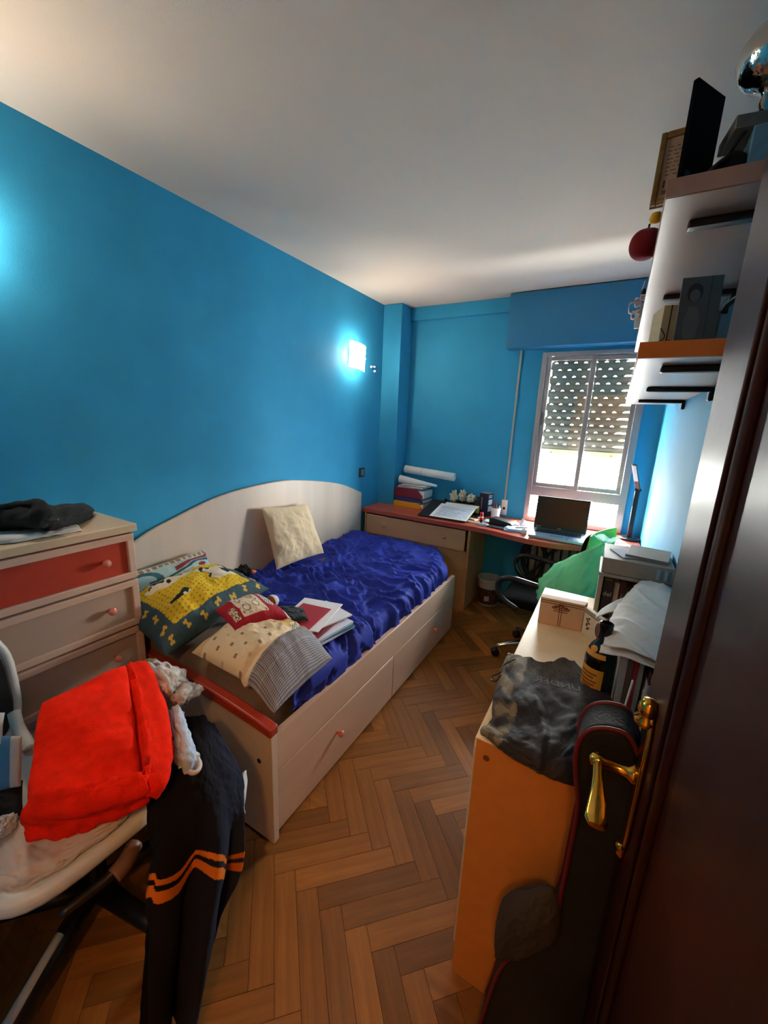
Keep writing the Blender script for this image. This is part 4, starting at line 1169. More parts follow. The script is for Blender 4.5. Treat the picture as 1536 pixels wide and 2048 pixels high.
# pocket with curved top on the front
pk = [oxz(*q) for q in ((1100, 1775), (1060, 1778), (1025, 1800), (1000, 1845), (988, 1880), (992, 1905), (1010, 1912), (1045, 1905), (1080, 1885), (1108, 1850))]
pc0 = [at(q[0], q[1], 1, y0_ - .004) for q in ((985, 1925), (1125, 1880), (1112, 1768), (1000, 1790))]
cushion([pc0[3], pc0[0], pc0[1], pc0[2]], .032, .03, p=2.6, q=.5, pinch=-.04, corner=.12, wr=.010, freq=12, seed=90).build('side_pocket', C('gig_grey', (50, 40, 35), rough=.9, bump=.3, bscale=200), gg, smooth=True, weld=True)
MB().tube(spline([at(q[0], q[1], 1, y0_ - .012) for q in ((990, 1912), (1030, 1912), (1075, 1890), (1112, 1855))], 24), .003, 8).build('pocket_piping', PIP, gg, smooth=True)

# ================================================================== on the wall shelves
ZU, ZL = 2.0345, 1.7345
# gilt framed certificate
M = frame((1.966, 1.168, ZU + .001), (.088, -.004, 0), (.002, .03, .150))
ce = thing('framed_certificate', 'gilt framed certificate with dark lettering leaning on the upper shelf edge', 'certificate', (1.99, 1.15, ZU))
GILT = C('gilt_frame', (128, 100, 48), rough=.45, metal=.3, var=.2, vscale=60)
fw, fh = .080, .155
MB(M).box(0, fw, 0, fh, -.010, -.004).build('backing', C('frame_backing', (90, 72, 40)), ce)
MB(M).box(0, .011, 0, fh, -.004, .004).box(fw - .011, fw, 0, fh, -.004, .004).box(.011, fw - .011, 0, .013, -.004, .004).box(.011, fw - .011, fh - .013, fh, -.004, .004).build('frame', GILT, ce, bevel=.002)
MB(M).box(.011, fw - .011, .013, fh - .013, -.0038, -.001).build('parchment', C('parchment', (176, 150, 124), rough=.8, var=.06, vscale=80), ce)
random.seed(5)
for k in range(8):
    z_ = .062 + k * .0085
    x_ = .018
    while x_ < fw - .022:
        w_ = random.uniform(.004, .011)
        MB(M).box(x_, min(x_ + w_, fw - .018), z_, z_ + .0022, -.0009, -.0006).build('script_line', C('script_ink', (110, 88, 66)), ce)
        x_ += w_ + random.uniform(.003, .006)
for k in range(4):
    MB(M).box(.018 + .009 * k, .0215 + .009 * k, .036, .052, -.0009, -.0005).build('bold_stroke', C('script_bold', (62, 46, 34)), ce)
MB(M).box(.018, .062, .022, .031, -.0009, -.0005).build('gilt_band', C('gilt_band', (120, 96, 52)), ce)
# navy book standing at an angle
M = frame((2.013, 1.098, ZU + .0005), (.055, .082, 0), (0, 0, 1))
nv_ = thing('navy_book', 'thin dark navy booklet standing at an angle on the upper shelf', 'book', (2.04, 1.14, ZU))
nl = .098
MB(M).box(0, nl, 0, .180, 0, .0015).box(0, nl, 0, .180, -.008, -.0065).box(0, .0015, 0, .180, -.0065, 0).build('cover', C('navy_cover', (7, 10, 20), rough=.85, spec=.08), nv_, bevel=.001)
MB(M).box(.0015, nl - .003, .003, .177, -.0065, 0).build('pages', PAPER, nv_)
MB(M).box(.008, .026, .012, .030, .0015, .0021).build('cover_mark', C('navy_mark', (26, 40, 64)), nv_)
# black peaked cap
cpk = thing('peaked_cap', 'small black peaked cap lying on the upper shelf beside the navy book', 'cap', (2.085, 1.115, ZU))
CAPB = C('cap_black', (12, 11, 12), rough=.7)
m_ = MB(); m_.grid(lambda u, v: (2.095 + .030 * math.cos(u * 2 * PI) * math.cos(v * PI / 2), 1.122 + .035 * math.sin(u * 2 * PI) * math.cos(v * PI / 2), ZU + .001 + .048 * math.sin(v * PI / 2) ** .8), 28, 10)
m_.build('crown', CAPB, cpk, smooth=True)
m_ = MB(); m_.grid(lambda u, v: (2.085 - .038 * v - .0 * u, 1.10 + (u - .5) * .05 * (1 - .55 * v * v), ZU + .033 - .028 * v ** 1.4 - .010 * (2 * u - 1) ** 2), 12, 10)
m_.build('peak', CAPB, cpk, smooth=True, solid=.004)
MB().tube(spline([(2.085, 1.105, ZU + .040), (2.094, 1.105, ZU + .058), (2.112, 1.10, ZU + .085), (2.122, 1.10, ZU + .098)], 12), .0042, 8).build('strap', CAPB, cpk, smooth=True)
# pale blue box with the silver trophy on it
tag(MB().box(2.114, 2.175, 1.085, 1.20, ZU + .0005, ZU + .070).build('pale_blue_box', C('pale_blue_card', (92, 132, 152), rough=.6, var=.1, vscale=60), bevel=.002), 'pale blue box under the trophy on the upper shelf', 'box')
ty = thing('trophy', 'silver ball trophy on a grey marble base on the upper shelf', 'trophy', (2.13, 1.13, ZU + .07))
MB(rotz((2.128, 1.135, ZU + .0708), 8)).box(-.050, .05, -.045, .045, 0, .022).build('base', C('grey_marble', (100, 98, 90), rough=.35, var=.25, vscale=30), ty, bevel=.002)
TR = C('trophy_silver', (206, 204, 196), rough=.14, metal=1, bump=1., bscale=34)
TO = (2.128, 1.135, ZU + .0928)
MB().lathe([(.026, 0), (.024, .004), (.012, .010), (.007, .024), (.010, .034), (.007, .044), (.009, .052), (.016, .058), (.036, .068), (.050, .086), (.056, .108), (.052, .130), (.042, .146), (.026, .157), (0, .162)], 36, TO).build('ball_cup', TR, ty, smooth=True)
# ornaments hanging over the front edge of the upper shelf
ap_ = thing('red_apple_ornament', 'dark red felt apple with a stalk on the upper shelf edge', 'ornament', (1.978, 1.50, ZU))
m_ = MB(); m_.grid(lambda u, v: Vector((1.968, 1.50, ZU + .043)) + Vector((math.cos(u * 2 * PI) * .042 * math.sin(v * PI) ** .85, math.sin(u * 2 * PI) * .042 * math.sin(v * PI) ** .85, -.041 * math.cos(v * PI) - .012 * math.exp(-((v - 1) / .12) ** 2))), 28, 20)
m_.build('felt_body', C('dark_red_felt', (118, 8, 22), rough=.9), ap_, smooth=True)
MB().tube([(1.968, 1.50, ZU + .066), (1.970, 1.50, ZU + .095)], .0028, 8).build('stalk', C('stalk_brown', (46, 20, 16)), ap_)
tag(MB().lathe([(0, 0), (.010, .003), (.014, .012), (.010, .022), (0, .026)], 16, (1.982, 1.26, ZU + .0005)).build('yellow_ornament', C('yellow_felt', (214, 164, 30), rough=.7), smooth=True), 'small round yellow ornament behind the framed certificate', 'ornament')
tag(MB().lathe([(0, 0), (.008, .002), (.010, .010), (.004, .022), (0, .024)], 12, (1.985, 1.86, ZU + .0005)).build('black_figurine', BLACK, smooth=True), 'tiny black figurine on the upper shelf edge behind the apple', 'figurine')
rb_ = thing('pink_bow', 'crumpled pale pink ribbon bow hanging over the upper shelf edge', 'bow', (1.985, 2.2, ZU))
PK = C('pink_ribbon', (206, 176, 164), rough=.6)
for k, (dx, dz, s_) in enumerate(((-.028, .03, 1.), (-.012, .055, .8), (-.02, .008, .7))):
    m_ = MB(); m_.grid(lambda u, v: Vector((1.985 + dx, 2.2 + .02 * k, ZU + .012 + dz)) + Vector((.026 * s_ * math.cos(u * 2 * PI) * (1 + .3 * math.sin(u * 9)), .018 * (v - .5), .022 * s_ * math.sin(u * 2 * PI) + .006 * math.sin(u * 14 + v * 3))), 28, 6)
    m_.build('loop', PK, rb_, smooth=True, solid=.002)
MB().tube(spline([(1.985, 2.2, ZU + .05), (1.978, 2.19, ZU + .09), (1.985, 2.18, ZU + .14)], 12), .0025, 6).build('tail', PK, rb_)
cp2 = thing('glass_tumbler', 'small cloudy glass tumbler at the far edge of the upper shelf', 'glass', (1.985, 2.45, ZU))
MB().lathe([(.022, 0), (.026, .002), (.034, .085), (.031, .085), (.023, .005), (0, .005)], 22, (1.996, 2.45, ZU + .0005), cap=False).build('glass', C('cloudy_glass', (170, 178, 176), rough=.25, alpha=.75), cp2, smooth=True, angle=50)
# lower shelf: cream carton, portrait photo, pale blue book with pen
cc = thing('cream_box', 'small cream carton with a cord on the lower shelf', 'box', (2.04, 1.15, ZL))
M = rotz((2.046, 1.165, ZL + .0005), 12)
MB(M).box(-.028, .028, -.04, .04, 0, .082).build('carton', C('cream_box_card', (186, 178, 146), rough=.7, var=.06, vscale=70), cc, bevel=.001)
MB(M).box(-.0145, -.012, -.0408, -.0398, 0, .082).build('cord', C('cord_dark', (50, 48, 40)), cc)
MB(M).tube(spline([(-.028, -.0415, .035), (-.018, -.043, .018), (-.026, -.043, .006), (-.008, -.043, .010)], 14), .0012, 6).build('cord_end', C('cord_dark', (50, 48, 40)), cc)
pp = thing('portrait_photo', 'grey portrait photograph standing at the near end of the lower shelf', 'photo', (2.085, 1.10, ZL))
M = frame((2.052, 1.085, ZL + .0006), (.070, .006, 0), (.0, .02, .128))
pw, ph = .070, .130
MB(M).box(0, pw, 0, ph, -.004, 0).build('mount', C('photo_grey', (66, 76, 80), rough=.5, var=.06, vscale=30), pp, bevel=.0008)
def disc(cx, cy, rx, ry, m, d, name):
    MB(M).prism([(cx + rx * math.cos(q), cy + ry * math.sin(q)) for q in [2 * PI * k / 28 for k in range(28)]], 0, d).build(name, m, pp)
disc(.025, .098, .0135, .019, C('photo_dark', (34, 40, 46)), .0005, 'hair_shape')
disc(.0255, .092, .0088, .0125, C('photo_mid', (78, 88, 92)), .0009, 'face_shape')
MB(M).prism([(.012, .040), (.018, .070), (.033, .070), (.040, .040), (.036, .006), (.016, .006)], 0, .0005).build('figure_shape', C('photo_cloth', (80, 92, 94)), pp)
MB(M).box(.050, .0505, 0, ph, 0, .0004).build('fold_line', C('photo_dark', (34, 40, 46)), pp)
MB(M).box(.03, .036, .02, .1, -.03, -.004).build('strut', C('photo_back', (60, 60, 60)), pp)
bb = thing('pale_blue_book', 'pale blue book standing behind the portrait photo on the lower shelf', 'book', (2.15, 1.13, ZL))
M = frame((2.128, 1.115, ZL + .0006), (.06, .045, 0), (0, 0, 1))
MB(M).prism([(0, 0), (.075, 0), (.075, .125), (0, .062)], -.02, 0).build('cover', C('pale_blue_cover3', (120, 150, 168), rough=.5), bb, bevel=.001)
MB(M).tube([(.002, .056, .004), (.004, .068, .004), (.075, .128, .004)], [.006, .0045, .002], 8).build('pen', BLACK, bb, smooth=True)

# ================================================================== bedding
QUILT = mat('blue_quilt', (40, 54, 150), rough=.75, spec=.2, var=.12, vscale=14, bump=.3, bscale=90)
qt = thing('blue_quilt', 'wrinkled royal blue quilt spread over the bed', 'quilt', (.55, 2.0, .56))
def hem(y):
    P_ = [(.9, .47), (.99, .455), (1.32, .375), (1.8, .330), (2.2, .345), (2.6, .37), (3.0, .40)]
    for i in range(len(P_) - 1):
        if y <= P_[i + 1][0]:
            f = (y - P_[i][0]) / (P_[i + 1][0] - P_[i][0]); return P_[i][1] + f * (P_[i + 1][1] - P_[i][1])
    return .40
def ridge(p):
    return (1 - min(1, abs(noise.noise(p)) * 1.9)) ** 2.4 - .18
def qwr(x, y):
    w1 = Vector((fbm((x * 2.1, y * 2.1, 1.7), 3), fbm((x * 2.1, y * 2.1, 8.3), 3), 0)) * .6
    near = smoothstep(2.75, 1.5, y)
    q1 = Vector((x * 2.6 + w1.x + y * 1.2, y * 8.5 + w1.y * 2.4 - x * 2.0, .5))
    q2 = Vector((x * 4.5 + w1.y * 2.5, y * 13.0 + w1.x * 3.5 + x * 4.5, 4.5))
    q3 = Vector((x * 10 + w1.x * 2, y * 10 + w1.y * 2, 9.5))
    return (.024 + .010 * near) * ridge(q1) + (.018 + .008 * near) * ridge(q2) + .010 * ridge(q3) + .006 * ridge(Vector((x * 16 + w1.y * 3, y * 22 + w1.x * 4, 2.5))) + .012 * noise.noise(Vector((x * 4, y * 4, 2)))
def qfn(u, v):
    yn = .965 + .33 * smoothstep(.80, .35, u) + .02 * noise.noise(Vector((u * 7, 0, 3)))
    y = yn + (3.005 - yn) * v
    wdt = 1.055 - .21 * smoothstep(2.50, 3.0, y)
    hz = hem(y) + .012 * noise.noise(Vector((y * 9, 2, 1)))
    zt = .548 + .05 * smoothstep(1.30, .95, y) + .012 * fbm((u * 2, y * 1.5, 3), 2)
    zt -= .05 * smoothstep(2.86, 3.0, y) ** 1.5
    R_ = .055
    flat = wdt - .045 - R_
    arc = R_ * PI / 2
    drop = max(.02, zt - R_ - hz)
    tot = flat + arc + drop
    s = u * tot
    if s < flat:
        x, z, nx, nz = .045 + s, zt, 0, 1
    elif s < flat + arc:
        a = (s - flat) / R_
        x, z, nx, nz = .045 + flat + R_ * math.sin(a), zt - R_ + R_ * math.cos(a), math.sin(a), math.cos(a)
    else:
        x, z, nx, nz = .045 + flat + R_, zt - R_ - (s - flat - arc), 1, 0
    sag = .028 * smoothstep(.86, .5, u) * smoothstep(2.9, 2.2, y)
    d = qwr(s, y)
    if nx > .5: d = d * .9 + .020 * math.sin(y * 46 + 4 * fbm((y * 2, s * 3, 2), 2)) * (.35 + .65 * (nx - .5) * 2) * .55
    if nx > .5: d = max(-.004, min(.022, d))
    if v > .94: d *= .5
    x += nx * d; z += nz * d - sag * .3
    if y > 2.62: x = min(x, 1.13 - .30 * smoothstep(2.60, 3.02, y) + .02)
    return (x, min(y, 3.02), z)
m_ = MB(); m_.grid(qfn, 210, 300)
m_.build('cover', QUILT, qt, smooth=True, solid=.006)

COT = lambda name, r=.85, b=.25, sc=220: mat(name, (200, 200, 200), rough=r, attr='Col', bump=b, bscale=sc)
# cream cushion leaning on the back panel
crm = thing('cream_cushion', 'plain cream cushion leaning on the bed back panel', 'cushion', (.2, 1.98, .57))
Bl, Br = at(553, 1140, 2, .572), at(648, 1106, 2, .572)
Tl, Tr = at(522, 1014, 0, .085), at(614, 1007, 0, .085)
def crmc(u, v, s):
    return sr(214, 190, 156)
cushion([Bl, Br, Tr, Tl], .055, .045, p=2.8, pinch=.05, wr=.012, freq=11, seed=4, colfn=crmc, nu=70, nv=70).build('cover', COT('cream_cotton'), crm, smooth=True, weld=True)

# pale blue pillow standing against the panel
def pbc(u, v, s):
    q = Vector((u * 2.2, v * 2.0, 1.1)); w = .10 * noise.noise(q * 2)
    c = sr(156, 184, 186)
    if abs(v - .93 - w * .4) < .035: c = sr(150, 112, 74) if int(u * 46) % 3 else sr(206, 196, 180)
    if abs(v - (.55 + .25 * u) - w) < .025 and u > .25: c = sr(40, 72, 84)
    if abs(v - (.62 + .25 * u) - w) < .030 and u > .55: c = sr(126, 40, 46)
    if (u - .86) ** 2 * 4 + (v - .70) ** 2 * 6 < .012: c = sr(140, 24, 34)
    if (u - .22) ** 2 * 2 + (v - .28) ** 2 < .045 + w * .1: c = sr(128, 20, 34)
    if (u - .22) ** 2 + (v - .33) ** 2 * 5 < .003: c = sr(214, 150, 130)
    if abs((u - .2) ** 2 + (v - .68) ** 2 - .03) < .012: c = sr(46, 92, 100)
    if u < .12 and v > .55: c = sr(130, 30, 40)
    return c
pb = thing('pale_blue_pillow', 'pale blue pillow with red and teal swirls against the back panel', 'pillow', (.12, 1.08, .58))
TRb = at(408, 1098, 0, .075)
BRb = Vector((.20, TRb.y + .01, .585))
cushion([(.20, .855, .585), BRb, TRb, (.075, .855, TRb.z - .01)], .06, .04, p=2.6, pinch=.06, wr=.010, freq=9, seed=11, colfn=pbc, nu=110, nv=90).build('cover', COT('pale_blue_cotton'), pb, smooth=True, weld=True)

# teal and yellow patterned pillow lying on the others
def bone(du, dv, a=0):
    c_, s_ = math.cos(a), math.sin(a); x, y = du * c_ + dv * s_, -du * s_ + dv * c_
    if abs(x) < .016 and abs(y) < .008: return True
    return any((x - sx * .018) ** 2 + (y - sy * .009) ** 2 < .00011 for sx in (-1, 1) for sy in (-1, 1))
random.seed(12)
BONES = []
for k in range(7): BONES.append((.07 + .14 * k, .06 + .02 * (k % 2), random.uniform(0, 3)))
for k in range(5): BONES.append((.935 + .02 * (k % 2), .18 + .16 * k, random.uniform(0, 3)))
for k in range(5): BONES.append((.06 + .012 * (k % 2), .18 + .16 * k, random.uniform(0, 3)))
for k in range(10): BONES.append((.06 + .098 * k, .95, random.uniform(0, 3)))
ASP = .78
def dalc(u, v, s):
    c = sr(52, 78, 88)
    n1 = noise.noise(Vector((u * 14, v * 12, 2)))
    if n1 > .42: c = sr(44, 68, 74)
    for bu, bv, ba in BONES:
        if abs(u - bu) < .05 and abs(v - bv) < .05 and bone((u - bu), (v - bv) * ASP, ba): return sr(206, 168, 62)
    if .13 < u < .87 and .14 < v < .88:
        c = sr(216, 180, 26)
        gu, gv = (u * 26) % 1 - .5, ((v * 20 + .5 * (int(u * 26) % 2)) % 1) - .5
        if gu * gu + gv * gv < .035: c = sr(150, 116, 16)
        # abstract off-white patches with dark blotches
        w = fbm((u * 3.1 + 1.3, v * 2.6 + 4.2, 6.1), 3)
        if w > .10 and v > .34:
            c = sr(222, 212, 190)
            if fbm((u * 9.5 + 2, v * 6 - u * 3, 4.4), 3) > .33: c = sr(30, 27, 26)
    return c
dal = thing('teal_yellow_pillow', 'teal pillow with a dotted yellow panel and small yellow bones', 'pillow', (.4, 1.1, .65))
P0, P1 = at(333, 1312, 2, .668), at(538, 1178, 2, .700)
P2 = Vector((.24, P1.y - .06, .765)); P3 = Vector((.21, P0.y + .035, .705))
cushion([P0, P1, P2, P3], .105, .05, p=2.4, pinch=.05, wr=.018, freq=8, seed=2, colfn=dalc, nu=230, nv=180).build('cover', COT('teal_print_cotton'), dal, smooth=True, weld=True)
# hidden support pillow under it
sp = thing('dark_pillow', 'dark grey pillow squeezed under the teal pillow at the bed head', 'pillow', (.33, 1.05, .6))
cushion([(.24, .87, .60), (.50, .88, .60), (.48, 1.30, .60), (.24, 1.30, .60)], .06, .02, p=3, pinch=.05, wr=.008, seed=31).build('cover', C('dark_pillow', (60, 58, 60), rough=.9), sp, smooth=True, weld=True)

# cream pillow with small squares and a checked hem
def bearc(u, v, s):
    c = sr(220, 200, 164)
    if u > .70:
        a, b = int(u * 150) % 2, int(v * 110) % 2
        return sr(84, 80, 84) if (a and b) else (sr(122, 116, 120) if (a or b) else sr(176, 174, 180))
    gu, gv = u * 9, v * 7 + .5 * (int(u * 9) % 2)
    if abs(gu % 1 - .5) < .13 and abs(gv % 1 - .5) < .12: c = sr(140, 118, 92) if (int(gu) + int(gv)) % 3 else sr(196, 172, 134)
    d = ((u - .46) / .15) ** 2 + ((v - .82) / .15) ** 2
    if d < 1: c = sr(196, 152, 92) if d < .8 else sr(156, 112, 62)
    if ((u - .58) / .05) ** 2 + ((v - .72) / .06) ** 2 < 1: c = sr(206, 166, 104)
    if u < .12: c = sr(206, 176, 134)
    if .62 < u < .69 and v > .75 and (int(u * 90) + int(v * 60)) % 2: c = sr(58, 72, 78)
    return c
br = thing('cream_square_pillow', 'cream pillow dotted with small squares and a grey checked hem', 'pillow', (.87, 1.03, .6))
Q0, Q1, Q2 = at(383, 1305, 2, .655), at(548, 1400, 2, .640), at(666, 1296, 2, .625)
Q3 = Q0 + (Q2 - Q1) * .98 + Vector((0, .02, .02))
cushion([Q0, Q1, Q2, Q3], .10, .03, p=2.4, pinch=.03, wr=.014, freq=8, seed=6, colfn=bearc, nu=300, nv=220,
        fold=lambda s, t: -.05 * smoothstep(.70, 1.0, s) ** 1.3 - .02 * smoothstep(.72, .66, s) * smoothstep(.6, .66, s)).build('cover', COT('cream_print_cotton'), br, smooth=True, weld=True)

# small crimson cushion with cream panels
def redc(u, v, s):
    c = sr(158, 16, 40)
    if .20 < u < .66 and .14 < v < .90:
        c = sr(224, 206, 178)
        for cu_, cv_, r_ in ((.33, .36, .09), (.52, .40, .085), (.30, .70, .07), (.54, .72, .08)):
            d = math.hypot((u - cu_) * 1.5, v - cv_)
            if abs(d - r_) < .012: return sr(110, 84, 72)
        if ((u - .56) * 1.5) ** 2 + (v - .74) ** 2 < .0045: c = sr(214, 148, 84)
        if noise.noise(Vector((u * 22, v * 14, 3))) > .42: c = sr(128, 104, 92)
    if ((u - .80) / .095) ** 2 + ((v - .55) / .28) ** 2 < 1:
        c = sr(214, 204, 190) if (int(u * 42) + int(v * 24)) % 2 else sr(64, 96, 112)
    if .04 < u < .15 and .12 < v < .55:
        c = sr(220, 200, 170)
        if noise.noise(Vector((u * 40, v * 30, 1))) > .1: c = sr(60, 50, 44)
    if u > .93: c = sr(216, 200, 190)
    return c
rc = thing('small_crimson_cushion', 'small crimson cushion with cream panels lying between the pillows', 'cushion', (.75, 1.2, .7))
R0, R1, R2, R3 = at(470, 1262, 2, .735), at(583, 1238, 2, .720), at(518, 1190, 2, .735), at(430, 1222, 2, .755)
cushion([R0, R1, R2, R3], .058, .03, p=2.5, pinch=.06, wr=.006, freq=14, seed=8, colfn=redc, nu=150, nv=100).build('cover', COT('crimson_print_cotton'), rc, smooth=True, weld=True)

# plush ball and black plush
pbll = thing('plush_ball', 'white and brown plush ball on the quilt behind the crimson cushion', 'toy', at(543, 1200, 2, .6))
pc = at(545, 1202, 2, .635)
def ballm(c0, r, m, name, par, lo, hi):
    mm = MB(); mm.grid(lambda u, v: pc + Vector((math.cos(u * 2 * PI) * math.cos(lo + (hi - lo) * v), math.sin(lo + (hi - lo) * v), math.sin(u * 2 * PI) * math.cos(lo + (hi - lo) * v))) * r, 24, 12)
    return mm.build(name, m, par, smooth=True)
ballm(pc, .032, C('plush_white', (206, 204, 198), rough=.95), 'white_half', pbll, -.25, PI / 2)
ballm(pc, .0315, C('plush_brown', (150, 84, 50), rough=.95), 'brown_half', pbll, -PI / 2, -.25)
bp = thing('black_plush', 'small black plush toy with an orange beak at the back panel', 'toy', at(487, 1150, 2, .6))
bc_ = at(484, 1146, 2, .615)
crumple('plush_body', bc_, (.045, .05, .045), C('plush_black', (10, 10, 12), rough=.95), None, None, 33, amp=.35, parent=bp)
MB().lathe([(.016, 0), (.012, .014), (.0, .03)], 12, bc_ + Vector((.035, .045, .0)), (.6, .7, .1)).build('beak', C('plush_orange', (226, 130, 60), rough=.9), bp, smooth=True)

# papers and folders on the quilt
pp0 = at(640, 1258, 2, .585)
e1 = (at(686, 1238, 2, .585) - at(650, 1276, 2, .585)); ang = math.degrees(math.atan2(e1.y, e1.x))
def pslab(cx, cy, z0, w_, d_, h, a_, c_, name, label, cat, grp=None):
    p = at(cx, cy, 2, z0)
    return tag(MB(rotz((p.x, p.y, z0), a_)).box(-w_ / 2, w_ / 2, -d_ / 2, d_ / 2, 0, h).build(name, C('pp_%d_%d_%d' % c_, c_, rough=.6), bevel=.0008), label, cat, grp)
zq = .592
G_ = 'papers and folders heaped on the quilt'
pslab(633, 1262, zq, .215, .29, .010, -8, (196, 202, 224), 'paper_sheaf', 'bluish white sheaf of papers lowest on the quilt', 'papers', G_); zq += .0105
pslab(634, 1258, zq, .205, .285, .006, -12, (36, 116, 140), 'teal_folder', 'teal folder edge showing in the papers on the quilt', 'folder', G_); zq += .0065
pslab(632, 1255, zq, .21, .28, .012, -6, (206, 210, 228), 'paper_sheaf', 'white sheaf of papers above the teal folder on the quilt', 'papers', G_); zq += .0125
pslab(622, 1246, zq, .21, .29, .008, 6, (120, 14, 36), 'crimson_folder', 'crimson folder in the middle of the papers on the quilt', 'folder', G_); zq += .0085
pslab(630, 1236, zq, .20, .29, .007, -14, (222, 222, 228), 'paper_sheaf', 'white sheets fanned out above the crimson folder', 'papers', G_); zq += .0075
pslab(622, 1228, zq, .21, .285, .004, 14, (226, 226, 230), 'paper_sheaf', 'topmost white sheets sticking out behind the red folder', 'papers', G_); zq += .0045
pslab(612, 1232, zq, .155, .21, .004, 10, (166, 26, 50), 'red_folder', 'bright red folder lying top on the papers on the quilt', 'folder', G_); zq += .0045
pp_ = thing('black_pouch', 'black glossy pouch lying on the red folder on the bed', 'pouch', at(590, 1225, 2, zq))
cushion([at(572, 1246, 2, zq + .008), at(618, 1242, 2, zq + .008), at(606, 1216, 2, zq + .008), at(556, 1212, 2, zq + .008)], .014, .006, p=4, pinch=.03, wr=.005, freq=20, seed=3, nu=40, nv=40).build('body', C('pouch_black', (20, 19, 20), rough=.35), pp_, smooth=True, weld=True)
MB(rotz(at(582, 1222, 2, zq + .024), 15)).box(-.015, .015, -.003, .003, 0, .002).build('badge', C('badge_grey', (120, 120, 122), rough=.3, metal=.6), pp_)

# ================================================================== clothes on the chest of drawers
ck = thing('black_garment', 'crumpled black garment lying on the chest of drawers', 'clothes', (.2, .45, HC))
cz_ = HC
ctl = [pz((-60, 1075, cz_ + .004), (20, 1062, cz_ + .006), (80, 1062, cz_ + .004), (130, 1058, cz_ + .004), (185, 1032, cz_ + .003)),
       pz((-60, 1045, cz_ + .05), (20, 1040, cz_ + .06), (80, 1042, cz_ + .065), (130, 1036, cz_ + .05), (182, 1027, cz_ + .012)),
       pz((-60, 1015, cz_ + .10), (20, 1010, cz_ + .105), (70, 1008, cz_ + .11), (112, 1010, cz_ + .09), (172, 1018, cz_ + .02)),
       [Vector((.03, .02, cz_ + .03)), Vector((.05, .2, cz_ + .035)), Vector((.05, .38, cz_ + .035)), Vector((.05, .48, cz_ + .03)), Vector((.06, .57, cz_ + .005))]]
surf(ctl, 70, 50, lambda u, v: .016 * fbm((u * 5, v * 3, 5), 4) + .014 * (.3 - abs(noise.noise(Vector((u * 4 + v, v * 4, 2)))))).build('cloth', C('black_jersey', (26, 26, 28), rough=.9, bump=.3, bscale=200), ck, smooth=True, solid=.006)
wg = thing('white_garment', 'white garment folded under the black one on the chest of drawers', 'clothes', (.38, .4, HC))
ctl = [pz((-60, 1092, cz_ + .002), (20, 1086, cz_ + .004), (80, 1076, cz_ + .003), (120, 1068, cz_ + .004), (163, 1062, cz_ + .002)),
       pz((-60, 1082, cz_ + .012), (20, 1076, cz_ + .016), (80, 1068, cz_ + .012), (120, 1060, cz_ + .012), (158, 1054, cz_ + .010)),
       pz((-60, 1066, cz_ + .010), (20, 1062, cz_ + .010), (80, 1058, cz_ + .010), (120, 1050, cz_ + .010), (146, 1046, cz_ + .006))]
surf(ctl, 50, 24, lambda u, v: .004 * fbm((u * 8, v * 3, 1), 3)).build('cloth', C('white_jersey', (206, 204, 200), rough=.9), wg, smooth=True, solid=.005)
ss = thing('blue_garment', 'edge of a navy garment behind the black one on the chest', 'clothes', (.1, .5, HC))
cushion([(.10, .42, HC + .012), (.24, .46, HC + .012), (.16, .60, HC + .012), (.05, .56, HC + .012)], .014, .008, p=3, wr=.008, freq=16, seed=44).build('cloth', C('navy_jersey', (26, 34, 52), rough=.9), ss, smooth=True, weld=True)

# ================================================================== white swivel chair heaped with clothes
wcx = thing('white_swivel_chair', 'white shelled swivel chair with a black back heaped with clothes', 'chair', (.78, .37, 0))
WSH = C('white_shell', (206, 204, 196), rough=.4)
SZ = .50
so = []
for k in range(40):
    a = 2 * PI * k / 40
    so.append((.795 + .265 * math.copysign(abs(math.cos(a)) ** .5, math.cos(a)), .395 + .275 * math.copysign(abs(math.sin(a)) ** .5, math.sin(a))))
MB().prism(so, SZ - .022, SZ + .022).build('seat_shell', WSH, wcx, bevel=.018, seg=4)
MB().prism([(.795 + (x - .795) * .86, .395 + (y - .395) * .86) for x, y in so], SZ - .05, SZ - .024).build('seat_underside', BLACK, wcx, bevel=.006)
MB().box(.68, .92, .30, .50, SZ - .11, SZ - .05).build('tilt_mechanism', BLACK, wcx, bevel=.01)
lvr = MB().tube(spline([at(262, 1700, 2, SZ - .06), at(235, 1735, 2, SZ - .065), at(205, 1765, 2, SZ - .07), at(120, 1830, 2, SZ - .07)], 14), [.020, .022, .018, .016, .015, .015, .014, .014, .013, .013, .012, .012, .012, .011, .010], 10)
lvr.build('control_lever', C('lever_grey', (34, 29, 30), rough=.4), wcx, smooth=True)
MB().tube(spline([at(268, 1690, 2, SZ - .058), at(252, 1722, 2, SZ - .06), at(228, 1752, 2, SZ - .066)], 10), .021, 10).build('lever_cap', C('lever_cap_pink', (120, 84, 66), rough=.4), wcx, smooth=True)
MB().tube([(.79, .39, .09), (.79, .39, SZ - .08)], .028, 16).build('gas_column', BLACK, wcx, smooth=True, angle=40)
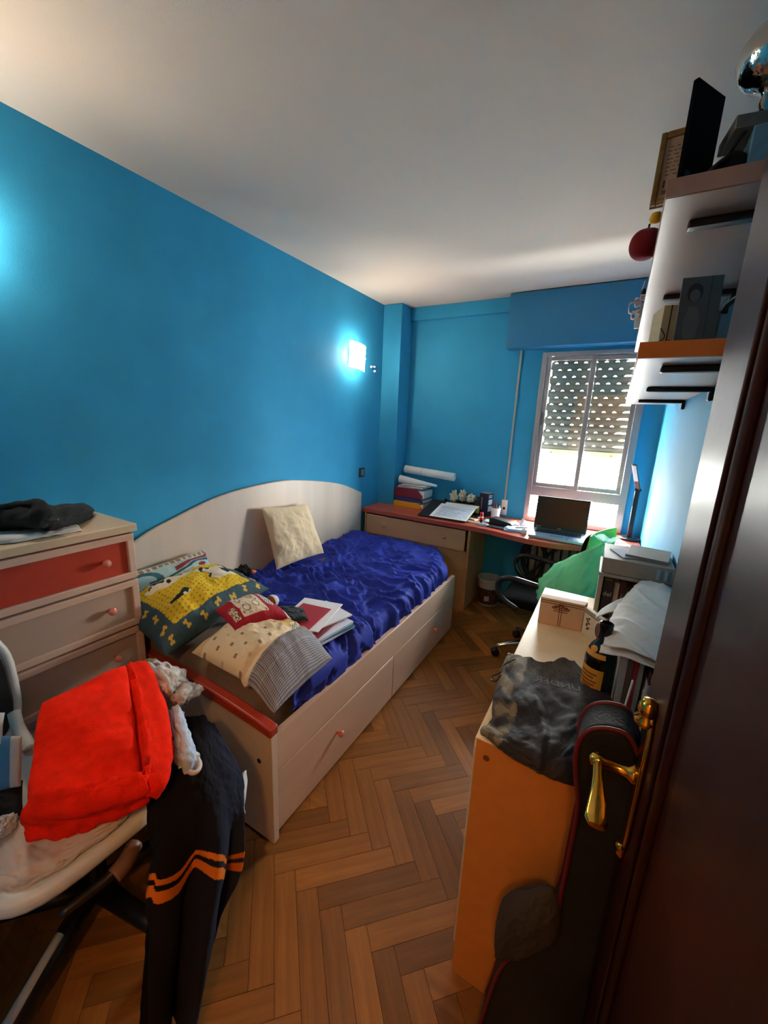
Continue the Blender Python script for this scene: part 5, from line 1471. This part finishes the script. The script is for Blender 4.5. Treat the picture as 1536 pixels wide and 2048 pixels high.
for k in range(5):
    a = math.radians(-62 + 72 * k)
    e = Vector((.79 + .31 * math.cos(a), .39 + .31 * math.sin(a), .085))
    ar = MB().tube([(.79, .39, .115), (.79 + .2 * math.cos(a), .39 + .2 * math.sin(a), .10), e], [.03, .024, .018], 10).build('base_arm', BLACK, wcx, smooth=True)
    if k in (0, 3): MB().tube([Vector((.79 + .13 * math.cos(a), .39 + .13 * math.sin(a), .131)), Vector((.79 + .29 * math.cos(a), .39 + .29 * math.sin(a), .106))], .012, 10).build('white_inlay', WSH, ar, smooth=True)
    MB().lathe([(.024, -.022), (.028, -.017), (.028, .017), (.024, .022)], 14, (e.x, e.y, .028), (math.sin(a), -math.cos(a), 0)).build('caster', BLACK, ar, smooth=True, angle=40)
# back: black panel inside a white rim loop
bt_, br_ = at(28, 1276, 0, .50), at(36, 1420, 0, .50)
byc, bzc = br_.y - .21, (bt_.z + br_.z) / 2 + .01
def bkp(a, rw, rh, off=0.):
    s_, c_ = math.sin(a), math.cos(a)
    return Vector((.485 + off - .10 * (bzc + rh * s_ - .75), byc + rw * math.copysign(abs(c_) ** .6, c_), bzc - .035 + rh * math.copysign(abs(s_) ** .6, s_)))
MB().tube([bkp(2 * PI * k / 48, .215, .20) for k in range(48)], .013, 10, closed=True).build('back_rim', WSH, wcx, smooth=True)
ob = [bkp(2 * PI * k / 48, .205, .19, .012) for k in range(48)]
mm = MB(); mm.add(ob + [p - Vector((.02, 0, 0)) for p in ob], [list(range(48)), list(range(95, 47, -1))] + [(k, (k + 1) % 48, 48 + (k + 1) % 48, 48 + k) for k in range(48)])
mm.build('back_panel', C('back_black', (22, 22, 24), rough=.6), wcx, bevel=.004)
MB().tube(spline([(.46, byc, bzc - .2), (.50, byc + .04, SZ + .04), (.60, .36, SZ - .03)], 14), .022, 10).build('back_bar', BLACK, wcx, smooth=True)
arm = spline([at(28, 1425, 0, .54), at(36, 1455, 0, .58), at(50, 1480, 0, .64), at(62, 1500, 0, .70)], 20)
MB().tube(arm, .016, 10).build('armrest', WSH, wcx, smooth=True)

# folded red fleece blanket
rbk = thing('red_blanket', 'bright red fleece blanket folded on the white chair', 'blanket', (.85, .4, .55))
FLE = C('red_fleece', (244, 34, 4), rough=.95, spec=.2, var=.16, vscale=30, bump=.6, bscale=420)
TLp, TRp, BRp, BLp = at(78, 1402, 2, .80), at(256, 1322, 2, .80), at(290, 1578, 2, .655), at(46, 1625, 2, .655)
nrm = (TRp - TLp).cross(BLp - TLp).normalized(); nrm = nrm if nrm.z > 0 else -nrm
rt = (TRp - TLp).normalized()
lay = [(0.0, 0, 1.0), (.036, .030, 1.0), (.070, .052, .98), (.104, .030, .97)]
m_ = MB()
for k, (dn, dx, sc_) in enumerate(lay):
    o_ = -nrm * dn + rt * dx * .6
    c_ = (TLp + TRp + BRp + BLp) / 4
    q_ = [BLp + o_, BRp + o_ + rt * dx, TRp + o_ + rt * dx, TLp + o_]
    cm_ = cushion(q_, .026, .020, p=5, q=.45, pinch=.03, wr=.014 if k == 0 else .009, freq=7, seed=50 + k, nu=70, nv=70, aniso=(.6, 1.6), corner=.07, fold=(lambda s, t: .008 * math.sin(10 * t + 4 * s) * math.sin(3 * s + .4) + .006 * math.sin(19 * t - 6 * s + 1) * s) if k == 0 else None)
    m_.add(cm_.v, cm_.f)
m_.build('folded_layers', FLE, rbk, smooth=True, weld=True)
# loose rolled front edge
fe = [[BLp.lerp(BRp, t_).lerp(TLp.lerp(TRp, t_), .10) + nrm * .018 for t_ in (.04, .35, .7, .98)],
      pz((40, 1632, .645), (125, 1622, .650), (210, 1604, .650), (298, 1578, .650)),
      pz((50, 1655, .600), (130, 1640, .605), (215, 1620, .605), (300, 1590, .612)),
      pz((62, 1672, .568), (140, 1668, .560), (215, 1640, .568), (290, 1606, .578)),
      pz((70, 1640, .562), (140, 1640, .556), (210, 1620, .558), (280, 1590, .565))]
surf(fe, 50, 30, lambda u, v: .008 * fbm((u * 9, v * 5, 3), 3)).build('hanging_fold', FLE, rbk, smooth=True, solid=.012)
# side drape on the right with stitched edge
sd = [pz((262, 1322, .79), (282, 1332, .765), (305, 1350, .735)), pz((285, 1400, .755), (312, 1405, .725), (335, 1420, .695)), pz((297, 1480, .715), (322, 1485, .685), (350, 1490, .655)), pz((300, 1545, .68), (322, 1550, .65), (338, 1545, .625)), pz((285, 1590, .645), (300, 1590, .62), (312, 1585, .60))]
surf(sd, 24, 60, lambda u, v: .012 * math.sin(u * 7 + 1) + .005 * fbm((u * 4, v * 9, 1), 3)).build('side_fold', FLE, rbk, smooth=True, solid=.016)

# pale clothes on the seat
WJ = C('offwhite_jersey', (192, 176, 164), rough=.9, var=.06, vscale=20)
wt = thing('offwhite_shirt', 'off white shirt spread on the seat edge under the red blanket', 'clothes', at(120, 1720, 2, SZ + .03))
ctl = [pz((-70, 1640, .545), (20, 1635, .550), (110, 1650, .552), (200, 1650, .552), (280, 1600, .540)),
       pz((-70, 1690, .555), (20, 1690, .556), (90, 1705, .550), (160, 1690, .545), (240, 1648, .536)),
       pz((-70, 1745, .545), (10, 1745, .548), (60, 1752, .540), (110, 1738, .532), (170, 1700, .529)),
       pz((-70, 1790, .520), (0, 1783, .520), (35, 1778, .520), (70, 1762, .522), (110, 1735, .526))]
surf(ctl, 60, 50, lambda u, v: .008 * fbm((u * 6, v * 5, 8), 4)).build('cloth', WJ, wt, smooth=True, solid=.006)
crumple('white_sock', at(2, 1655, 2, .575), (.022, .03, .026), C('white_jersey', (206, 204, 200)), 'balled white sock at the left picture edge on the chair', 'sock', 61, n=16, amp=.25)
bl_ = thing('blue_white_towel', 'pale blue towel with a white border standing between chair back and blanket', 'towel', at(20, 1520, 2, .66))
cushion([at(-60, 1600, 2, .60), at(42, 1572, 2, .60), at(44, 1472, 2, .715), at(-60, 1470, 2, .715)], .012, .010, p=8, q=.4, pinch=.01, wr=.002, freq=10, seed=70, nu=70, nv=50,
        colfn=lambda u, v, s: sr(206, 196, 184) if (u > .80 or v < .0) else sr(84, 134, 166)).build('cloth', COT('towel_cotton'), bl_, smooth=True, weld=True)
wk = thing('white_cap_garment', 'rounded white garment against the chair back at the left edge', 'clothes', at(-5, 1460, 2, .7))
cushion([at(-80, 1510, 2, .70), at(6, 1490, 2, .70), at(10, 1425, 2, .76), at(-80, 1420, 2, .76)], .02, .01, p=2.5, wr=.004, seed=71).build('cloth', C('white_jersey', (206, 204, 200)), wk, smooth=True, weld=True)
dkg = thing('dark_garment', 'dark garment stuffed between the towel and the red blanket', 'clothes', at(30, 1610, 2, .57))
cushion([at(-60, 1640, 2, .565), at(48, 1632, 2, .565), at(46, 1560, 2, .60), at(-60, 1575, 2, .60)], .02, .015, p=3, wr=.012, freq=14, seed=72).build('cloth', C('black_jersey2', (22, 18, 18), rough=.9), dkg, smooth=True, weld=True)

# grey marbled clothes behind the blanket
def grc(u, v, s=1):
    n_ = fbm((u * 4, v * 4, 2), 4)
    return sr(176, 168, 162) if n_ < .15 else (sr(206, 202, 200) if n_ < .5 else sr(110, 96, 92))
gm = thing('grey_marbled_shirt', 'grey marbled shirt sleeves sticking out behind the red blanket', 'clothes', at(340, 1360, 2, .6))
GMT = COT('grey_marbled_cotton')
a_ = [pz((280, 1325, .70), (310, 1322, .71), (345, 1330, .70), (372, 1345, .68)), pz((300, 1350, .715), (325, 1345, .73), (350, 1355, .72), (370, 1362, .69)), pz((322, 1380, .69), (335, 1382, .71), (350, 1375, .70), (362, 1370, .68)), pz((328, 1395, .64), (340, 1400, .64), (350, 1390, .64), (360, 1378, .65))]
surf(a_, 40, 36, lambda u, v: .010 * fbm((u * 5, v * 5, 3), 4), lambda u, v: grc(u, v)).build('upper_sleeve', GMT, gm, smooth=True, solid=.005)
a_ = [pz((340, 1365, .66), (370, 1362, .68), (395, 1368, .66), (409, 1378, .645)), pz((338, 1390, .68), (362, 1385, .70), (382, 1388, .68), (396, 1390, .655)), pz((345, 1405, .66), (358, 1408, .67), (368, 1402, .66), (380, 1398, .645)), pz((352, 1412, .61), (360, 1414, .61), (368, 1408, .62), (376, 1402, .63))]
surf(a_, 40, 36, lambda u, v: .010 * fbm((u * 5, v * 5, 13), 4), lambda u, v: grc(u + 3, v)).build('lower_sleeve', GMT, gm, smooth=True, solid=.005)
crumple('khaki_cap', at(297, 1335, 2, .69), (.035, .035, .028), C('khaki_cloth', (128, 120, 92), rough=.9), 'bit of khaki cloth between the red blanket and the grey shirt', 'clothes', 77, n=16, amp=.2)
# pale blue jeans leg
def lbc(u, v, s=1):
    return sr(176, 190, 210) if fbm((u * 6, v * 5, 4), 3) < .3 else sr(206, 206, 210)
jn = thing('pale_blue_trousers', 'pale blue trouser leg hanging beside the red blanket', 'clothes', at(370, 1490, 2, .6))
a_ = [pz((335, 1420, .655), (352, 1415, .665), (368, 1425, .645)), pz((342, 1455, .655), (362, 1450, .67), (380, 1465, .64)), pz((350, 1490, .64), (372, 1485, .66), (394, 1500, .625)), pz((346, 1512, .625), (374, 1515, .645), (402, 1518, .61)), pz((356, 1538, .60), (376, 1543, .605), (398, 1538, .595))]
surf(a_, 36, 60, lambda u, v: .008 * fbm((u * 5, v * 7, 3), 4) + .006 * math.sin(u * 9), lambda u, v: lbc(u, v)).build('leg', COT('pale_denim'), jn, smooth=True, solid=.006)
ring = [at(386 + 14 * math.cos(2 * PI * k / 24) , 1530 + 16 * math.sin(2 * PI * k / 24), 2, .612) for k in range(24)]
MB().tube(ring, .006, 8, closed=True).build('cuff', C('denim_cuff', (196, 186, 184), rough=.9), jn, smooth=True)

# navy black hanging trousers with two orange stripes
tr = thing('striped_trousers', 'dark navy garment with two orange stripes hanging off the white chair', 'clothes', at(390, 1800, 2, .3))
ctl = [pz((352, 1440, .600), (378, 1434, .612), (405, 1434, .605), (428, 1448, .590)),
       pz((325, 1500, .590), (370, 1490, .605), (420, 1490, .600), (462, 1508, .560)),
       pz((300, 1570, .570), (360, 1560, .590), (425, 1560, .570), (484, 1560, .505)),
       pz((288, 1640, .515), (350, 1640, .535), (430, 1640, .505), (488, 1640, .430)),
       pz((284, 1735, .405), (345, 1740, .435), (420, 1745, .400), (484, 1735, .335)),
       pz((285, 1850, .285), (340, 1855, .325), (395, 1850, .290), (452, 1835, .230)),
       pz((288, 1960, .165), (330, 1960, .200), (375, 1960, .170), (420, 1955, .120)),
       pz((290, 2070, .050), (325, 2070, .070), (360, 2070, .045), (398, 2065, .025))]
def trd(u, v):
    g_ = smoothstep(.3, .65, v)
    return g_ * (.040 * math.sin(u * 15 + .8 * math.sin(v * 4)) + .007 * math.sin(u * 33 + 2)) + .010 * fbm((u * 4, v * 6, 2), 4)
STR = spline([(x_, y_, 0) for x_, y_ in ((0, .020), (.12, .026), (.27, -.012), (.30, .008), (.38, .022), (.47, -.002), (.60, -.040), (.70, -.034), (.82, .002), (.92, .006), (1, -.012))], 200)
STX = [p.x for p in STR]; STY = [p.y for p in STR]
def trc(u, v):
    w = float(np.interp(u, STX, STY))
    s1 = .575 - .030 * u + w
    if abs(v - s1) < .0075 or abs(v - s1 - .036) < .0135: return sr(206, 106, 26)
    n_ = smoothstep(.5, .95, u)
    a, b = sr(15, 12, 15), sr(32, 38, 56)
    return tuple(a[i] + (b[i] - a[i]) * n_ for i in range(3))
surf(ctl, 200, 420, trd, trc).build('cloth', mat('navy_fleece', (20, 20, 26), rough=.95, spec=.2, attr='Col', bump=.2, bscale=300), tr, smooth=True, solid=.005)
wsc = thing('white_sock_pair', 'bit of a white garment peeping out behind the hanging trousers', 'clothes', at(484, 1600, 2, .44))
surf([pz((478, 1560, .46), (486, 1545, .47), (494, 1540, .46)), pz((478, 1590, .43), (486, 1588, .44), (490, 1580, .43)), pz((474, 1615, .40), (484, 1620, .40), (489, 1628, .39))], 14, 20, lambda u, v: .004 * math.sin(u * 8 + v * 9)).build('cloth', C('white_jersey', (206, 204, 200)), wsc, smooth=True, solid=.004)
